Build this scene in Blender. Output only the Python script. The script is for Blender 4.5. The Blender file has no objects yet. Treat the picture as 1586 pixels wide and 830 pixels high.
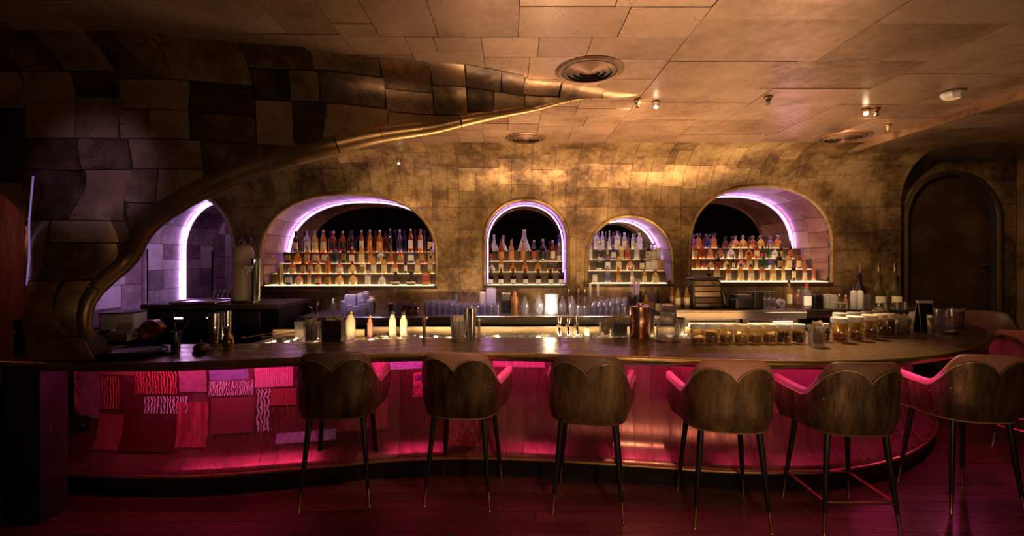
import bpy, math, random
from mathutils import Vector, Matrix
R = random.Random(7)
D = bpy.data
SC = bpy.context.scene
COL = SC.collection
PI = math.pi

# ---------------------------------------------------------------- camera, world, light, exposure
HC, FP, HY, CX = 1.72, 700.0, 400.0, 793.0        # eye height, focal length in px, horizon row, centre column (1586 x 830)
cam = D.objects.new('camera', D.cameras.new('camera')); COL.objects.link(cam)
cam.location = (0, 0, HC); cam.rotation_euler = (PI/2, 0, 0)
cam.data.sensor_width = 36; cam.data.sensor_fit = 'HORIZONTAL'
cam.data.lens = 36*FP/1586; cam.data.shift_y = -(415-HY)/1586
cam.data.clip_start = .05
SC.camera = cam
w = D.worlds.new('world'); SC.world = w; w.use_nodes = True
w.node_tree.nodes['Background'].inputs[0].default_value = (.05, .028, .022, 1)
w.node_tree.nodes['Background'].inputs[1].default_value = .10
SC.view_settings.view_transform = 'Standard'; SC.view_settings.look = 'None'
SC.view_settings.gamma = 1; SC.view_settings.use_curve_mapping = False
SC.view_settings.exposure = 0.55
SC.cycles.caustics_reflective = False; SC.cycles.caustics_refractive = False
SC.cycles.max_bounces = 8; SC.cycles.transparent_max_bounces = 24
SC.cycles.sample_clamp_indirect = 4

def light(name, kind, loc, col, power, aim=None, size=(.2, .2), angle=60, blend=.6, radius=.04, spread=None):
    l = D.lights.new(name, kind); l.color = col; l.energy = power
    if kind == 'AREA':
        l.shape = 'RECTANGLE'; l.size, l.size_y = size
        if spread: l.spread = math.radians(spread)
    elif kind == 'SPOT':
        l.spot_size = math.radians(angle); l.spot_blend = blend; l.shadow_soft_size = radius
    else:
        l.shadow_soft_size = radius
    o = D.objects.new(name, l); COL.objects.link(o); o.location = loc
    if aim is not None:
        o.rotation_euler = (Vector(aim)-Vector(loc)).to_track_quat('-Z', 'Y').to_euler()
    return o
WARM = (1, .62, .34)
# unseen uplights added in the aisle, washing the metal ceiling with warm fill
light('uplight_fill', 'AREA', (1.3, 4.62, .92), WARM, 60, aim=(1.3, 4.45, 3.1), size=(3.6, .3), spread=125)
light('uplight_fill', 'AREA', (3.6, 4.9, .95), WARM, 13, aim=(3.3, 4.5, 3.1), size=(1.2, .4), spread=125)
for x, y, l_, e in ((-1.78, 3.63, .8, 3.5), (-.88, 3.80, .9, 7.5), (.3, 3.86, 1.3, 8.0), (1.5, 3.85, 1.0, 8), (2.45, 4.02, .8, 3)):      # strips under the counter rim, over the ice
    light('well_strip', 'AREA', (x, y, 1.0), (1, .68, .34), e, aim=(x, y+.42, .98), size=(l_, .02))
# warm spots from the ceiling, two at fixtures in view; added ones are marked
light('warm_spot', 'SPOT', (1.21, 3.75, 3.03), WARM, 62, aim=(.6, 5.8, 2.3), angle=75)
light('warm_spot', 'SPOT', (1.21, 3.75, 3.02), (1, .8, .5), 26, aim=(.60, 5.86, 2.78), angle=11, blend=1)  # added narrow spot making the reflected glint on the wall
light('warm_spot', 'SPOT', (3.22, 4.1, 3.03), WARM, 135, aim=(4.5, 5.95, 2.25), angle=70)
light('warm_spot', 'SPOT', (3.22, 4.1, 3.02), (1, .76, .42), 20, aim=(4.30, 5.8, 2.82), angle=14, blend=1)  # another added spot, for the glint by the end niche
light('warm_spot', 'SPOT', (.9, .6, 3.0), WARM, 60, aim=(.9, 3.1, .9), angle=62, blend=1)  # added front fill for the stool backs
light('warm_spot', 'SPOT', (.97, 2.3, 3.0), (1, .5, .3), 10, aim=(.97, 2.86, 0), angle=9, blend=.3)
light('warm_spot', 'SPOT', (-1.5, 4.6, 3.0), WARM, 38, aim=(-1.5, 6, 2.2), angle=70)  # added fill brightening the wall by the wide niche
light('warm_spot', 'SPOT', (2.5, 4.35, 3.0), (1, .68, .36), 300, aim=(2.4, 3.75, 1.05), angle=56, blend=1)
light('warm_spot', 'SPOT', (3.2, 4.7, 3.0), (1, .68, .38), 45, aim=(3.3, 5.6, 1.15), angle=52, blend=1)  # added fill over the far back counter
light('counter_fill', 'POINT', (.43, 5.18, 1.22), (1, .78, .5), 5, radius=.05)  # point fill added before the bright glass, lighting its neighbours
light('warm_spot', 'SPOT', (.2, 2.3, 3.02), (1, .68, .40), 60, aim=(-.7, 3.7, 1.05), angle=44, blend=1)  # added fill lighting the counter and napkin glasses from the front
# added fill for the near ceiling and arch face; no lamp stands here
light('front_fill', 'AREA', (1.5, .5, .75), WARM, 20, aim=(1.1, 2.3, 3.1), size=(2.4, .5))
# added violet fills: back counter glasses, column arch, tall alcove, bar-end floor
light('violet_fill', 'SPOT', (-.5, 5.0, 2.95), (1, .66, .95), 100, aim=(-.5, 5.6, 1.06), angle=44, blend=1)
light('violet_fill', 'SPOT', (1.3, 4.95, 2.95), (1, .66, .95), 75, aim=(1.2, 5.6, 1.06), angle=38, blend=1)
light('violet_fill', 'SPOT', (-2.0, 4.9, 2.9), (.95, .62, 1), 75, aim=(-2.0, 5.5, 1.05), angle=40, blend=1)
light('violet_fill', 'SPOT', (-2.2, 1.3, 2.5), (.70, .45, 1), 38, aim=(-2.72, 3.0, 2.28), angle=30, blend=1)
light('violet_fill', 'SPOT', (-3.1, 4.3, 2.75), (.80, .42, 1), 85, aim=(-4.75, 5.6, 1.75), angle=62, blend=1)
light('violet_fill', 'SPOT', (5.0, 4.4, 2.9), (.75, .3, 1), 14, aim=(4.0, 3.25, 0), angle=22, blend=1)
# dim red lamp in the side room beyond the small arch
light('side_room_lamp', 'POINT', (-4.75, 3.25, 2.0), (1, .34, .26), 2, radius=.2)

# ---------------------------------------------------------------- helpers
def at(px, py, Y):
    return Vector(((px-CX)/FP*Y, Y, HC-(py-HY)/FP*Y))
def on(px, py, z):
    "point of the level z seen at a pixel of the photograph"
    Y = (HC-z)*FP/(py-HY)
    return Vector(((px-CX)/FP*Y, Y, z))

class MB:
    def __init__(s): s.v = []; s.f = []; s.uv = None
    def add(s, vs, fs):
        b = len(s.v); s.v += [tuple(x) for x in vs]; s.f += [tuple(i+b for i in f) for f in fs]; return s
    def box(s, c, d, rz=0, top=1.0):
        x, y, z = (k/2 for k in d); M = Matrix.Rotation(rz, 3, 'Z'); c = Vector(c)
        P = [(-x, -y, -z), (x, -y, -z), (x, y, -z), (-x, y, -z), (-x*top, -y*top, z), (x*top, -y*top, z), (x*top, y*top, z), (-x*top, y*top, z)]
        return s.add([c+M @ Vector(p) for p in P], [(3, 2, 1, 0), (4, 5, 6, 7), (0, 1, 5, 4), (1, 2, 6, 5), (2, 3, 7, 6), (3, 0, 4, 7)])
    def rbox(s, c, d, r=.01, rz=0, seg=3):
        "box with rounded upright edges and softened top"
        x, y, z = d[0]/2, d[1]/2, d[2]/2; M = Matrix.Rotation(rz, 3, 'Z'); c = Vector(c)
        def ring(ins, zz):
            out = []
            for sx, sy, a0 in ((1, 1, 0), (-1, 1, 90), (-1, -1, 180), (1, -1, 270)):
                for k in range(seg+1):
                    a = math.radians(a0+90*k/seg)
                    out.append(c+M @ Vector((sx*(x-r)+(r-ins)*math.cos(a), sy*(y-r)+(r-ins)*math.sin(a), zz)))
            return out
        e = min(r, z)*.5
        rings = [ring(e, -z), ring(0, -z+e), ring(0, z-e), ring(e, z)]
        return s.loft(rings, True, True)
    def loft(s, rings, closed=True, caps=False):
        n = len(rings[0]); b = len(s.v)
        for r in rings: s.v += [tuple(p) for p in r]
        for i in range(len(rings)-1):
            for j in range(n if closed else n-1):
                k = (j+1) % n
                s.f.append((b+i*n+j, b+i*n+k, b+(i+1)*n+k, b+(i+1)*n+j))
        if caps:
            s.f.append(tuple(b+j for j in reversed(range(n))))
            s.f.append(tuple(b+(len(rings)-1)*n+j for j in range(n)))
        return s
    def lathe(s, prof, seg=12, c=(0, 0, 0), sq=0, a0=0., a1=2*PI, flat=1.0, close=True):
        full = abs(a1-a0-2*PI) < 1e-6; n = seg if full else seg+1; rings = []
        for r, z in prof:
            ring = []
            for k in range(n):
                a = a0+(a1-a0)*k/seg; m = 1.0
                if sq: m = (abs(math.cos(a))**sq+abs(math.sin(a))**sq)**(-1/sq)
                ring.append((c[0]+r*m*math.cos(a), c[1]+r*m*math.sin(a)*flat, c[2]+z))
            rings.append(ring)
        return s.loft(rings, full, close and full)
    def tube(s, path, r, seg=8, cap=True, closed=False):
        path = [Vector(p) for p in path]; n = len(path); rings = []; up = None
        for i, p in enumerate(path):
            a = path[(i-1) % n] if (i or closed) else p; b = path[(i+1) % n] if (i < n-1 or closed) else p
            t = (b-a).normalized()
            if up is None:
                up = Vector((0, 0, 1)) if abs(t.z) < .9 else Vector((1, 0, 0))
            x = t.cross(up).normalized(); up = x.cross(t).normalized()
            rr = r[i] if isinstance(r, (list, tuple)) else r
            rings.append([p+(x*math.cos(2*PI*k/seg)+up*math.sin(2*PI*k/seg))*rr for k in range(seg)])
        if closed: rings.append(rings[0])
        return s.loft(rings, True, cap and not closed)
    def grid(s, fn, nu, nv):
        b = len(s.v)
        for i in range(nu+1):
            for j in range(nv+1): s.v.append(tuple(fn(i/nu, j/nv)))
        for i in range(nu):
            for j in range(nv):
                a = b+i*(nv+1)+j; s.f.append((a, a+nv+1, a+nv+2, a+1))
        return s
    def mesh(s, name, m, smooth=40):
        me = D.meshes.new(name); me.from_pydata(s.v, [], s.f); me.validate()
        if m: me.materials.append(m)
        if smooth:
            me.polygons.foreach_set('use_smooth', [True]*len(me.polygons))
            me.set_sharp_from_angle(angle=math.radians(smooth))
        me.update(); return me
    def build(s, name, m, parent=None, loc=None, smooth=40):
        return link(name, s.mesh(name, m, smooth), parent, loc)

def link(name, me, parent=None, loc=None):
    o = D.objects.new(name, me); COL.objects.link(o)
    if parent: o.parent = parent
    if loc is not None: o.location = loc
    return o
LABELS = {}
def tag(o, label, cat, group=None):
    o['label'] = label; o['category'] = cat
    if group: o['group'] = group
    LABELS.setdefault(label, []).append(o.name)
    return o
def thing(name, label, cat, loc=(0, 0, 0), rz=0, group=None):
    o = D.objects.new(name, None); COL.objects.link(o); o.empty_display_size = .1
    o.location = loc; o.rotation_euler = (0, 0, rz)
    return tag(o, label, cat, group)
def struct(o): o['kind'] = 'structure'; return o
ORD = 'first second third fourth fifth sixth seventh eighth ninth tenth eleventh twelfth thirteenth fourteenth fifteenth sixteenth seventeenth eighteenth nineteenth twentieth'.split()

def lerp(a, b, t): return a+(b-a)*t
def sm(t): t = max(0., min(1., t)); return t*t*(3-2*t)
def interp(pts, x):
    if x <= pts[0][0]: return pts[0][1]
    for (a, b), (c, d) in zip(pts, pts[1:]):
        if x <= c: return b+(d-b)*sm((x-a)/(c-a))
    return pts[-1][1]
def catmull(P, n):
    "n+1 points evenly spaced along a smooth curve through P"
    P = [Vector(p) for p in P]; out = []
    for i in range(len(P)-1):
        a = P[i-1] if i else P[0]*2-P[1]; b, c = P[i], P[i+1]; d = P[i+2] if i+2 < len(P) else P[-1]*2-P[-2]
        for k in range(24):
            t = k/24
            out.append(.5*((2*b)+(c-a)*t+(2*a-5*b+4*c-d)*t*t+(3*b-a-3*c+d)*t**3))
    out.append(P[-1]); L = [0]
    for p, q in zip(out, out[1:]): L.append(L[-1]+(q-p).length)
    res = []; j = 0
    for k in range(n+1):
        s = L[-1]*k/n
        while j < len(L)-2 and L[j+1] < s: j += 1
        t = (s-L[j])/max(1e-9, L[j+1]-L[j]); res.append(out[j].lerp(out[j+1], min(1, t)))
    return res

# ---------------------------------------------------------------- materials
def nodes(name):
    m = D.materials.new(name); m.use_nodes = True; nt = m.node_tree
    return m, nt, nt.nodes['Principled BSDF'], nt.nodes, nt.links
def plain(name, col, rough=.5, metal=0., emit=None, estr=0., spec=.5):
    m, nt, b, N, L = nodes(name)
    b.inputs['Base Color'].default_value = (*col, 1); b.inputs['Roughness'].default_value = rough; b.inputs['Metallic'].default_value = metal
    b.inputs['Specular IOR Level'].default_value = spec
    if emit: b.inputs['Emission Color'].default_value = (*emit, 1); b.inputs['Emission Strength'].default_value = estr
    return m
def emitter(name, col, s):
    m = D.materials.new(name); m.use_nodes = True; nt = m.node_tree; nt.nodes.clear()
    e = nt.nodes.new('ShaderNodeEmission'); o = nt.nodes.new('ShaderNodeOutputMaterial')
    e.inputs[0].default_value = (*col, 1); e.inputs[1].default_value = s; nt.links.new(e.outputs[0], o.inputs[0]); return m
def patina(name, stops, rough=(.3, .6), metal=.6, scale=2.2, streak=(1, 1, 1), vary=.45, bump=.12, fine=14., lo=.3, hi=.72, offset=31.):
    "aged sheet metal: cloudy stains, fine speckle, a tone of its own per sheet"
    m, nt, b, N, L = nodes(name)
    tc = N.new('ShaderNodeTexCoord'); mp = N.new('ShaderNodeMapping'); mp.inputs['Scale'].default_value = streak
    oi = N.new('ShaderNodeObjectInfo')
    L.new(tc.outputs['Object'], mp.inputs[0])
    av = N.new('ShaderNodeVectorMath'); av.operation = 'ADD'
    ml = N.new('ShaderNodeMath'); ml.operation = 'MULTIPLY'; ml.inputs[1].default_value = offset
    L.new(oi.outputs['Random'], ml.inputs[0]); L.new(mp.outputs[0], av.inputs[0]); L.new(ml.outputs[0], av.inputs[1])
    n1 = N.new('ShaderNodeTexNoise'); n1.inputs['Scale'].default_value = scale; n1.inputs['Detail'].default_value = 7; n1.inputs['Roughness'].default_value = .62
    n2 = N.new('ShaderNodeTexNoise'); n2.inputs['Scale'].default_value = fine; n2.inputs['Detail'].default_value = 5; n2.inputs['Roughness'].default_value = .7
    L.new(av.outputs[0], n1.inputs['Vector']); L.new(av.outputs[0], n2.inputs['Vector'])
    mx = N.new('ShaderNodeMath'); mx.operation = 'MULTIPLY_ADD'; mx.inputs[1].default_value = .3
    L.new(n2.outputs[0], mx.inputs[0]); 
    m2 = N.new('ShaderNodeMath'); m2.operation = 'MULTIPLY_ADD'; m2.inputs[1].default_value = .7; m2.inputs[2].default_value = 0
    L.new(n1.outputs[0], m2.inputs[0]); L.new(m2.outputs[0], mx.inputs[2])
    # per-sheet shift
    ms = N.new('ShaderNodeMath'); ms.operation = 'MULTIPLY_ADD'; ms.inputs[1].default_value = vary*.5; ms.inputs[2].default_value = -vary*.25
    L.new(oi.outputs['Random'], ms.inputs[0])
    ad = N.new('ShaderNodeMath'); ad.operation = 'ADD'; L.new(mx.outputs[0], ad.inputs[0]); L.new(ms.outputs[0], ad.inputs[1])
    cr = N.new('ShaderNodeValToRGB'); el = cr.color_ramp.elements
    el[0].position = lo; el[0].color = (*stops[0], 1); el[1].position = hi; el[1].color = (*stops[-1], 1)
    for k, c in enumerate(stops[1:-1]):
        e = el.new(lo+(hi-lo)*(k+1)/(len(stops)-1)); e.color = (*c, 1)
    L.new(ad.outputs[0], cr.inputs[0]); L.new(cr.outputs[0], b.inputs['Base Color'])
    mr = N.new('ShaderNodeMapRange'); mr.inputs[3].default_value = rough[1]; mr.inputs[4].default_value = rough[0]; mr.inputs[1].default_value = .3; mr.inputs[2].default_value = .7
    L.new(mx.outputs[0], mr.inputs[0]); L.new(mr.outputs[0], b.inputs['Roughness'])
    b.inputs['Metallic'].default_value = metal
    if bump:
        bp = N.new('ShaderNodeBump'); bp.inputs['Strength'].default_value = bump; bp.inputs['Distance'].default_value = .02
        L.new(mx.outputs[0], bp.inputs['Height']); L.new(bp.outputs[0], b.inputs['Normal'])
    return m
def glass(name, tint, body=None, amount=0., rough=.04):
    "thin glass: clear tinted film with a sheen; BODY is the milky share of what fills it"
    m = D.materials.new(name); m.use_nodes = True; nt = m.node_tree; N, L = nt.nodes, nt.links; N.clear()
    o = N.new('ShaderNodeOutputMaterial'); t = N.new('ShaderNodeBsdfTransparent'); g = N.new('ShaderNodeBsdfGlossy')
    t.inputs[0].default_value = (*tint, 1); g.inputs['Roughness'].default_value = rough; g.inputs[0].default_value = (1, 1, 1, 1)
    lw = N.new('ShaderNodeLayerWeight'); lw.inputs[0].default_value = .35
    mr = N.new('ShaderNodeMapRange'); mr.inputs[3].default_value = .06; mr.inputs[4].default_value = .75
    L.new(lw.outputs['Facing'], mr.inputs[0])
    base = t.outputs[0]
    if body:
        tr = N.new('ShaderNodeBsdfTranslucent'); df = N.new('ShaderNodeBsdfDiffuse'); tr.inputs[0].default_value = (*body, 1); df.inputs[0].default_value = (*body, 1)
        a = N.new('ShaderNodeMixShader'); a.inputs[0].default_value = .4; L.new(tr.outputs[0], a.inputs[1]); L.new(df.outputs[0], a.inputs[2])
        mm = N.new('ShaderNodeMixShader'); mm.inputs[0].default_value = amount; L.new(base, mm.inputs[1]); L.new(a.outputs[0], mm.inputs[2]); base = mm.outputs[0]
    x = N.new('ShaderNodeMixShader'); L.new(mr.outputs[0], x.inputs[0]); L.new(base, x.inputs[1]); L.new(g.outputs[0], x.inputs[2]); L.new(x.outputs[0], o.inputs[0])
    return m
def weave(name, c1, c2, scale, detail=2., dist=3., kind='wave', rough=.55, stretch=(1, 1, 1), pos=.5, soft=.06):
    m, nt, b, N, L = nodes(name)
    tc = N.new('ShaderNodeTexCoord'); mp = N.new('ShaderNodeMapping'); mp.inputs['Scale'].default_value = stretch; L.new(tc.outputs['Object'], mp.inputs[0])
    if kind == 'wave':
        t = N.new('ShaderNodeTexWave'); t.inputs['Scale'].default_value = scale; t.inputs['Distortion'].default_value = dist; t.inputs['Detail'].default_value = detail; t.inputs['Detail Scale'].default_value = 1.6
        out = t.outputs['Fac']
    else:
        t = N.new('ShaderNodeTexNoise'); t.inputs['Scale'].default_value = scale; t.inputs['Detail'].default_value = detail; t.inputs['Distortion'].default_value = dist
        out = t.outputs[0]
    L.new(mp.outputs[0], t.inputs['Vector'])
    cr = N.new('ShaderNodeValToRGB'); e = cr.color_ramp.elements
    e[0].position = pos-soft; e[1].position = pos+soft; e[0].color = (*c1, 1); e[1].color = (*c2, 1)
    L.new(out, cr.inputs[0]); L.new(cr.outputs[0], b.inputs['Base Color']); b.inputs['Roughness'].default_value = rough
    bp = N.new('ShaderNodeBump'); bp.inputs['Strength'].default_value = .25; bp.inputs['Distance'].default_value = .01
    L.new(out, bp.inputs['Height']); L.new(bp.outputs[0], b.inputs['Normal'])
    return m

M = {}
M['ceil'] = patina('ceiling_bronze', [(.10, .055, .032), (.33, .20, .125), (.50, .325, .22), (.58, .40, .28)], rough=(.21, .45), metal=.6, scale=1.5, vary=.26, bump=.05, lo=.30, hi=.70)
M['wall'] = patina('wall_brass', [(.05, .027, .013), (.20, .115, .05), (.48, .31, .14), (.66, .45, .22)], rough=(.28, .55), metal=.55, scale=1.7, vary=.14, bump=.14, lo=.34, hi=.68, offset=0)
M['front'] = patina('arch_bronze', [(.035, .018, .011), (.13, .075, .04), (.34, .21, .11), (.46, .30, .17)], rough=(.26, .5), metal=.65, scale=2.4, vary=.6, bump=.08, lo=.32, hi=.7)
M['bull'] = patina('bullnose_brass', [(.22, .13, .055), (.42, .27, .11), (.56, .38, .17)], rough=(.24, .38), metal=.85, scale=2.5, vary=.2, bump=.05)
M['reveal'] = patina('niche_sheet', [(.24, .08, .06), (.46, .24, .21), (.60, .42, .39)], rough=(.3, .5), metal=.45, scale=2.4, vary=.5, bump=.08)
M['lilac'] = patina('side_wall_sheet', [(.16, .08, .10), (.38, .27, .30), (.66, .56, .60)], rough=(.3, .55), metal=.35, scale=2.2, vary=.7, bump=.08)
M['under'] = plain('dark_backing', (.02, .012, .008), .7)
M['black'] = plain('black_paint', (.010, .008, .008), .5)
M['blackmetal'] = plain('black_metal', (.012, .011, .012), .35, .3)
M['rivet'] = plain('rivet_dark', (.022, .012, .007), .5, .6)
M['mirror'] = plain('dark_mirror', (.20, .16, .17), .03, 1.)
M['door'] = patina('door_bronze', [(.03, .016, .008), (.09, .05, .024), (.16, .09, .04)], rough=(.35, .6), metal=.5, scale=1.8, vary=.1, bump=.12)
M['top'] = patina('counter_bronze', [(.16, .09, .05), (.30, .18, .10), (.42, .27, .15)], rough=(.2, .36), metal=.75, scale=3., streak=(1, 4, 1), vary=.05, bump=.03)
M['edge'] = patina('edge_brass', [(.16, .095, .035), (.38, .25, .09), (.50, .34, .14)], rough=(.26, .45), metal=.85, scale=5., vary=.1, bump=.06)
M['steel'] = patina('stainless', [(.42, .38, .36), (.55, .52, .50), (.64, .62, .6)], rough=(.18, .32), metal=.95, scale=1.5, streak=(.5, 6, 6), vary=.1, bump=.02)
M['steel_dark'] = plain('steel_dark', (.12, .10, .10), .35, .9)
M['brass'] = plain('brass', (.55, .36, .15), .22, 1.)
M['chrome'] = plain('chrome', (.75, .72, .70), .12, 1.)
M['copper'] = patina('copper', [(.50, .22, .11), (.68, .33, .19), (.76, .42, .27)], rough=(.2, .3), metal=.95, scale=3, vary=.0, bump=0)
M['red_panel'] = patina('lacquer_panel', [(.17, .04, .04), (.34, .10, .09), (.50, .24, .18)], rough=(.16, .36), metal=.6, scale=2.2, streak=(2.5, 2.5, .45), vary=.16, bump=.06)
M['kick'] = plain('kick_black', (.012, .008, .008), .45)
M['floor'] = patina('floor_wood', [(.04, .014, .010), (.085, .030, .020), (.14, .052, .032)], rough=(.22, .40), metal=0., scale=3., streak=(.6, 7, 3), vary=.55, bump=.05)
M['plank_red'] = patina('red_plank', [(.12, .035, .02), (.30, .10, .06), (.46, .2, .13)], rough=(.5, .8), metal=0, scale=3, streak=(5, 5, .5), vary=.7, bump=.2)
M['shell'] = patina('stool_bronze', [(.025, .013, .006), (.10, .055, .024), (.22, .125, .055), (.40, .24, .11)], rough=(.28, .5), metal=.6, scale=9., streak=(2, 2, .45), vary=.25, bump=.2, fine=40.)
M['leather'] = patina('tan_leather', [(.34, .15, .10), (.44, .20, .14), (.50, .25, .18)], rough=(.42, .55), metal=0, scale=9, vary=.12, bump=.10, fine=60)
M['leather_dark'] = patina('brown_leather', [(.12, .055, .035), (.17, .08, .05), (.21, .105, .07)], rough=(.4, .5), metal=0, scale=9, vary=.1, bump=.10, fine=60)
M['leather_red'] = patina('red_leather', [(.40, .10, .08), (.52, .16, .13), (.56, .2, .16)], rough=(.4, .55), metal=0, scale=9, vary=.1, bump=.1, fine=60)
M['leg'] = plain('leg_black', (.012, .009, .009), .35)
M['piping'] = plain('piping_brass', (.36, .22, .11), .4, .4)
M['clear'] = glass('clear_glass', (.93, .93, .95), (.8, .8, .85), .10)
M['clear2'] = glass('cut_glass', (.93, .92, .92), (.85, .82, .82), .10)
M['white'] = plain('white_plastic', (.80, .77, .74), .4)
M['cream'] = plain('cream_paper', (.78, .70, .55), .6)
M['linen'] = plain('linen_napkin', (.62, .50, .36), .8)
M['candle'] = plain('candle_wax', (.80, .66, .48), .5)
M['dark'] = plain('dark_plastic', (.02, .018, .02), .3)
M['darkbrown'] = plain('dark_brown', (.05, .028, .018), .45)
M['cork'] = plain('cork', (.42, .26, .13), .8)
M['lemon'] = plain('lemon', (.72, .58, .14), .45)
M['olive'] = plain('olive_fruit', (.05, .035, .022), .35)
M['cherry'] = plain('dried_fruit', (.20, .06, .03), .5)
M['nut'] = plain('nuts', (.34, .2, .09), .6)
M['leafy'] = plain('dried_flowers', (.40, .28, .14), .8)
M['lilac_box'] = plain('lilac_white', (.62, .56, .72), .5)
M['ice'] = glass('ice', (.95, .96, 1), (.9, .92, .95), .45)
M['ledp'] = emitter('led_violet', (.64, .34, .98), 10.)
M['ledpink'] = emitter('led_magenta', (1.0, .08, .36), 31.)
M['ledpink2'] = emitter('led_pink', (.85, .16, .62), 2.2)
M['ledw'] = emitter('led_warm', (1.0, .72, .38), 1.3)
M['ledwell'] = emitter('led_well', (1.0, .70, .36), 14.)
M['bulb'] = emitter('spot_bulb', (1, .82, .55), 30.)
M['screen'] = emitter('small_display', (.75, .72, 1.), 1.6)
M['frost'] = plain('frosted_acrylic', (.36, .28, .18), .4)
M['tank'] = plain('tank_paint', (.42, .30, .24), .45)
M['frostpot'] = glass('frosted_pot', (.85, .82, .92), (.70, .66, .80), .55)
M['cut'] = glass('row_glass', (.88, .87, .94), (.86, .80, .88), .30)
M['amberglass'] = glass('amber_tumbler', (.85, .50, .34), (.6, .28, .16), .35)
M['amberbody'] = plain('amber_body', (.40, .16, .06), .35)
M['glow'] = emitter('candle_glow', (1, .86, .66), 6.0)
M['vent'] = plain('vent_bronze', (.22, .12, .07), .4, .6)
M['ledtall'] = emitter('led_violet_bright', (.72, .44, 1.0), 15.)
M['tread'] = emitter('lit_acrylic', (1.0, .66, .32), 3.0)
M['steel_soft'] = patina('steel_soft', [(.34, .25, .14), (.50, .38, .22), (.6, .48, .3)], rough=(.4, .55), metal=.3, scale=4, vary=.1, bump=.05)
M['jarglass'] = glass('warm_jar_glass', (.97, .88, .70), (.95, .74, .42), .07)
M['bull_shaded'] = patina('bullnose_shaded', [(.07, .04, .02), (.18, .11, .055), (.28, .18, .09)], rough=(.3, .45), metal=.7, scale=2.5, vary=.1, bump=.1)  # darker copy of the lip brass: shade put into the colour

# ================================================================ the setting
def inside(p, poly):
    x, y = p; c = False; j = len(poly)-1
    for i in range(len(poly)):
        a, b = poly[i], poly[j]
        if (a[1] > y) != (b[1] > y) and x < (b[0]-a[0])*(y-a[1])/(b[1]-a[1])+a[0]: c = not c
        j = i
    return c
def nearest(p, poly):
    best = None
    for i in range(len(poly)):
        ax, ay = poly[i-1]; bx, by = poly[i]; dx, dy = bx-ax, by-ay; l = dx*dx+dy*dy
        t = 0 if l == 0 else max(0, min(1, ((p[0]-ax)*dx+(p[1]-ay)*dy)/l))
        q = (ax+dx*t, ay+dy*t); d = (q[0]-p[0])**2+(q[1]-p[1])**2
        if best is None or d < best[0]: best = (d, q)
    return best[1]
def bb(poly): return min(p[0] for p in poly), min(p[1] for p in poly), max(p[0] for p in poly), max(p[1] for p in poly)

def sheet(name, S, rect, step, holes, lift, thick, m, parent, side=1, fine=.05):
    "one metal sheet laid on the surface S(u, v), trimmed round the openings, with folded edges"
    u0, v0, u1, v1 = rect; st = step; hs = []
    for h in holes:
        b = bb(h)
        if b[0] < u1 and b[2] > u0 and b[1] < v1 and b[3] > v0: hs.append(h)
    if hs: st = fine
    nu, nv = max(1, math.ceil((u1-u0)/st)), max(1, math.ceil((v1-v0)/st))
    P = {}; flag = {}
    for i in range(nu+1):
        for j in range(nv+1):
            p = (lerp(u0, u1, i/nu), lerp(v0, v1, j/nv)); k = False
            for h in hs:
                if inside(p, h):
                    q = nearest(p, h); k = True
                    if (q[0]-p[0])**2+(q[1]-p[1])**2 < (st*1.5)**2: p = q
                    break
            P[i, j] = p; flag[i, j] = k
    cells = []
    for i in range(nu):
        for j in range(nv):
            c = [(i, j), (i+1, j), (i+1, j+1), (i, j+1)]
            if all(flag[x] for x in c): continue
            cells.append(c)
    if not cells: return None
    idx = {}; vs = []; fs = []
    def put(k, p, h):
        if k not in idx:
            e = .004; a = Vector(S(*p)); n = (Vector(S(p[0]+e, p[1]))-a).cross(Vector(S(p[0], p[1]+e))-a)
            n = n.normalized()*side if n.length > 0 else Vector((0, -1, 0))
            idx[k] = len(vs); vs.append(a+n*h)
        return idx[k]
    E = {}
    for c in cells:
        f = [put((k, 0), P[k], lift) for k in c]; fs.append(f)
        for a, b in zip(c, c[1:]+c[:1]):
            if (b, a) in E: del E[b, a]
            else: E[a, b] = 1
    for a, b in E:
        A, B = put((a, 0), P[a], lift), put((b, 0), P[b], lift); A2, B2 = put((a, 1), P[a], lift-thick), put((b, 1), P[b], lift-thick)
        fs.append([B, A, A2, B2])
    if side < 0: fs = [f[::-1] for f in fs]
    mb = MB(); mb.v = [tuple(v) for v in vs]; mb.f = [tuple(f) for f in fs]
    return mb.build(name, m, parent, smooth=35)

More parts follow.
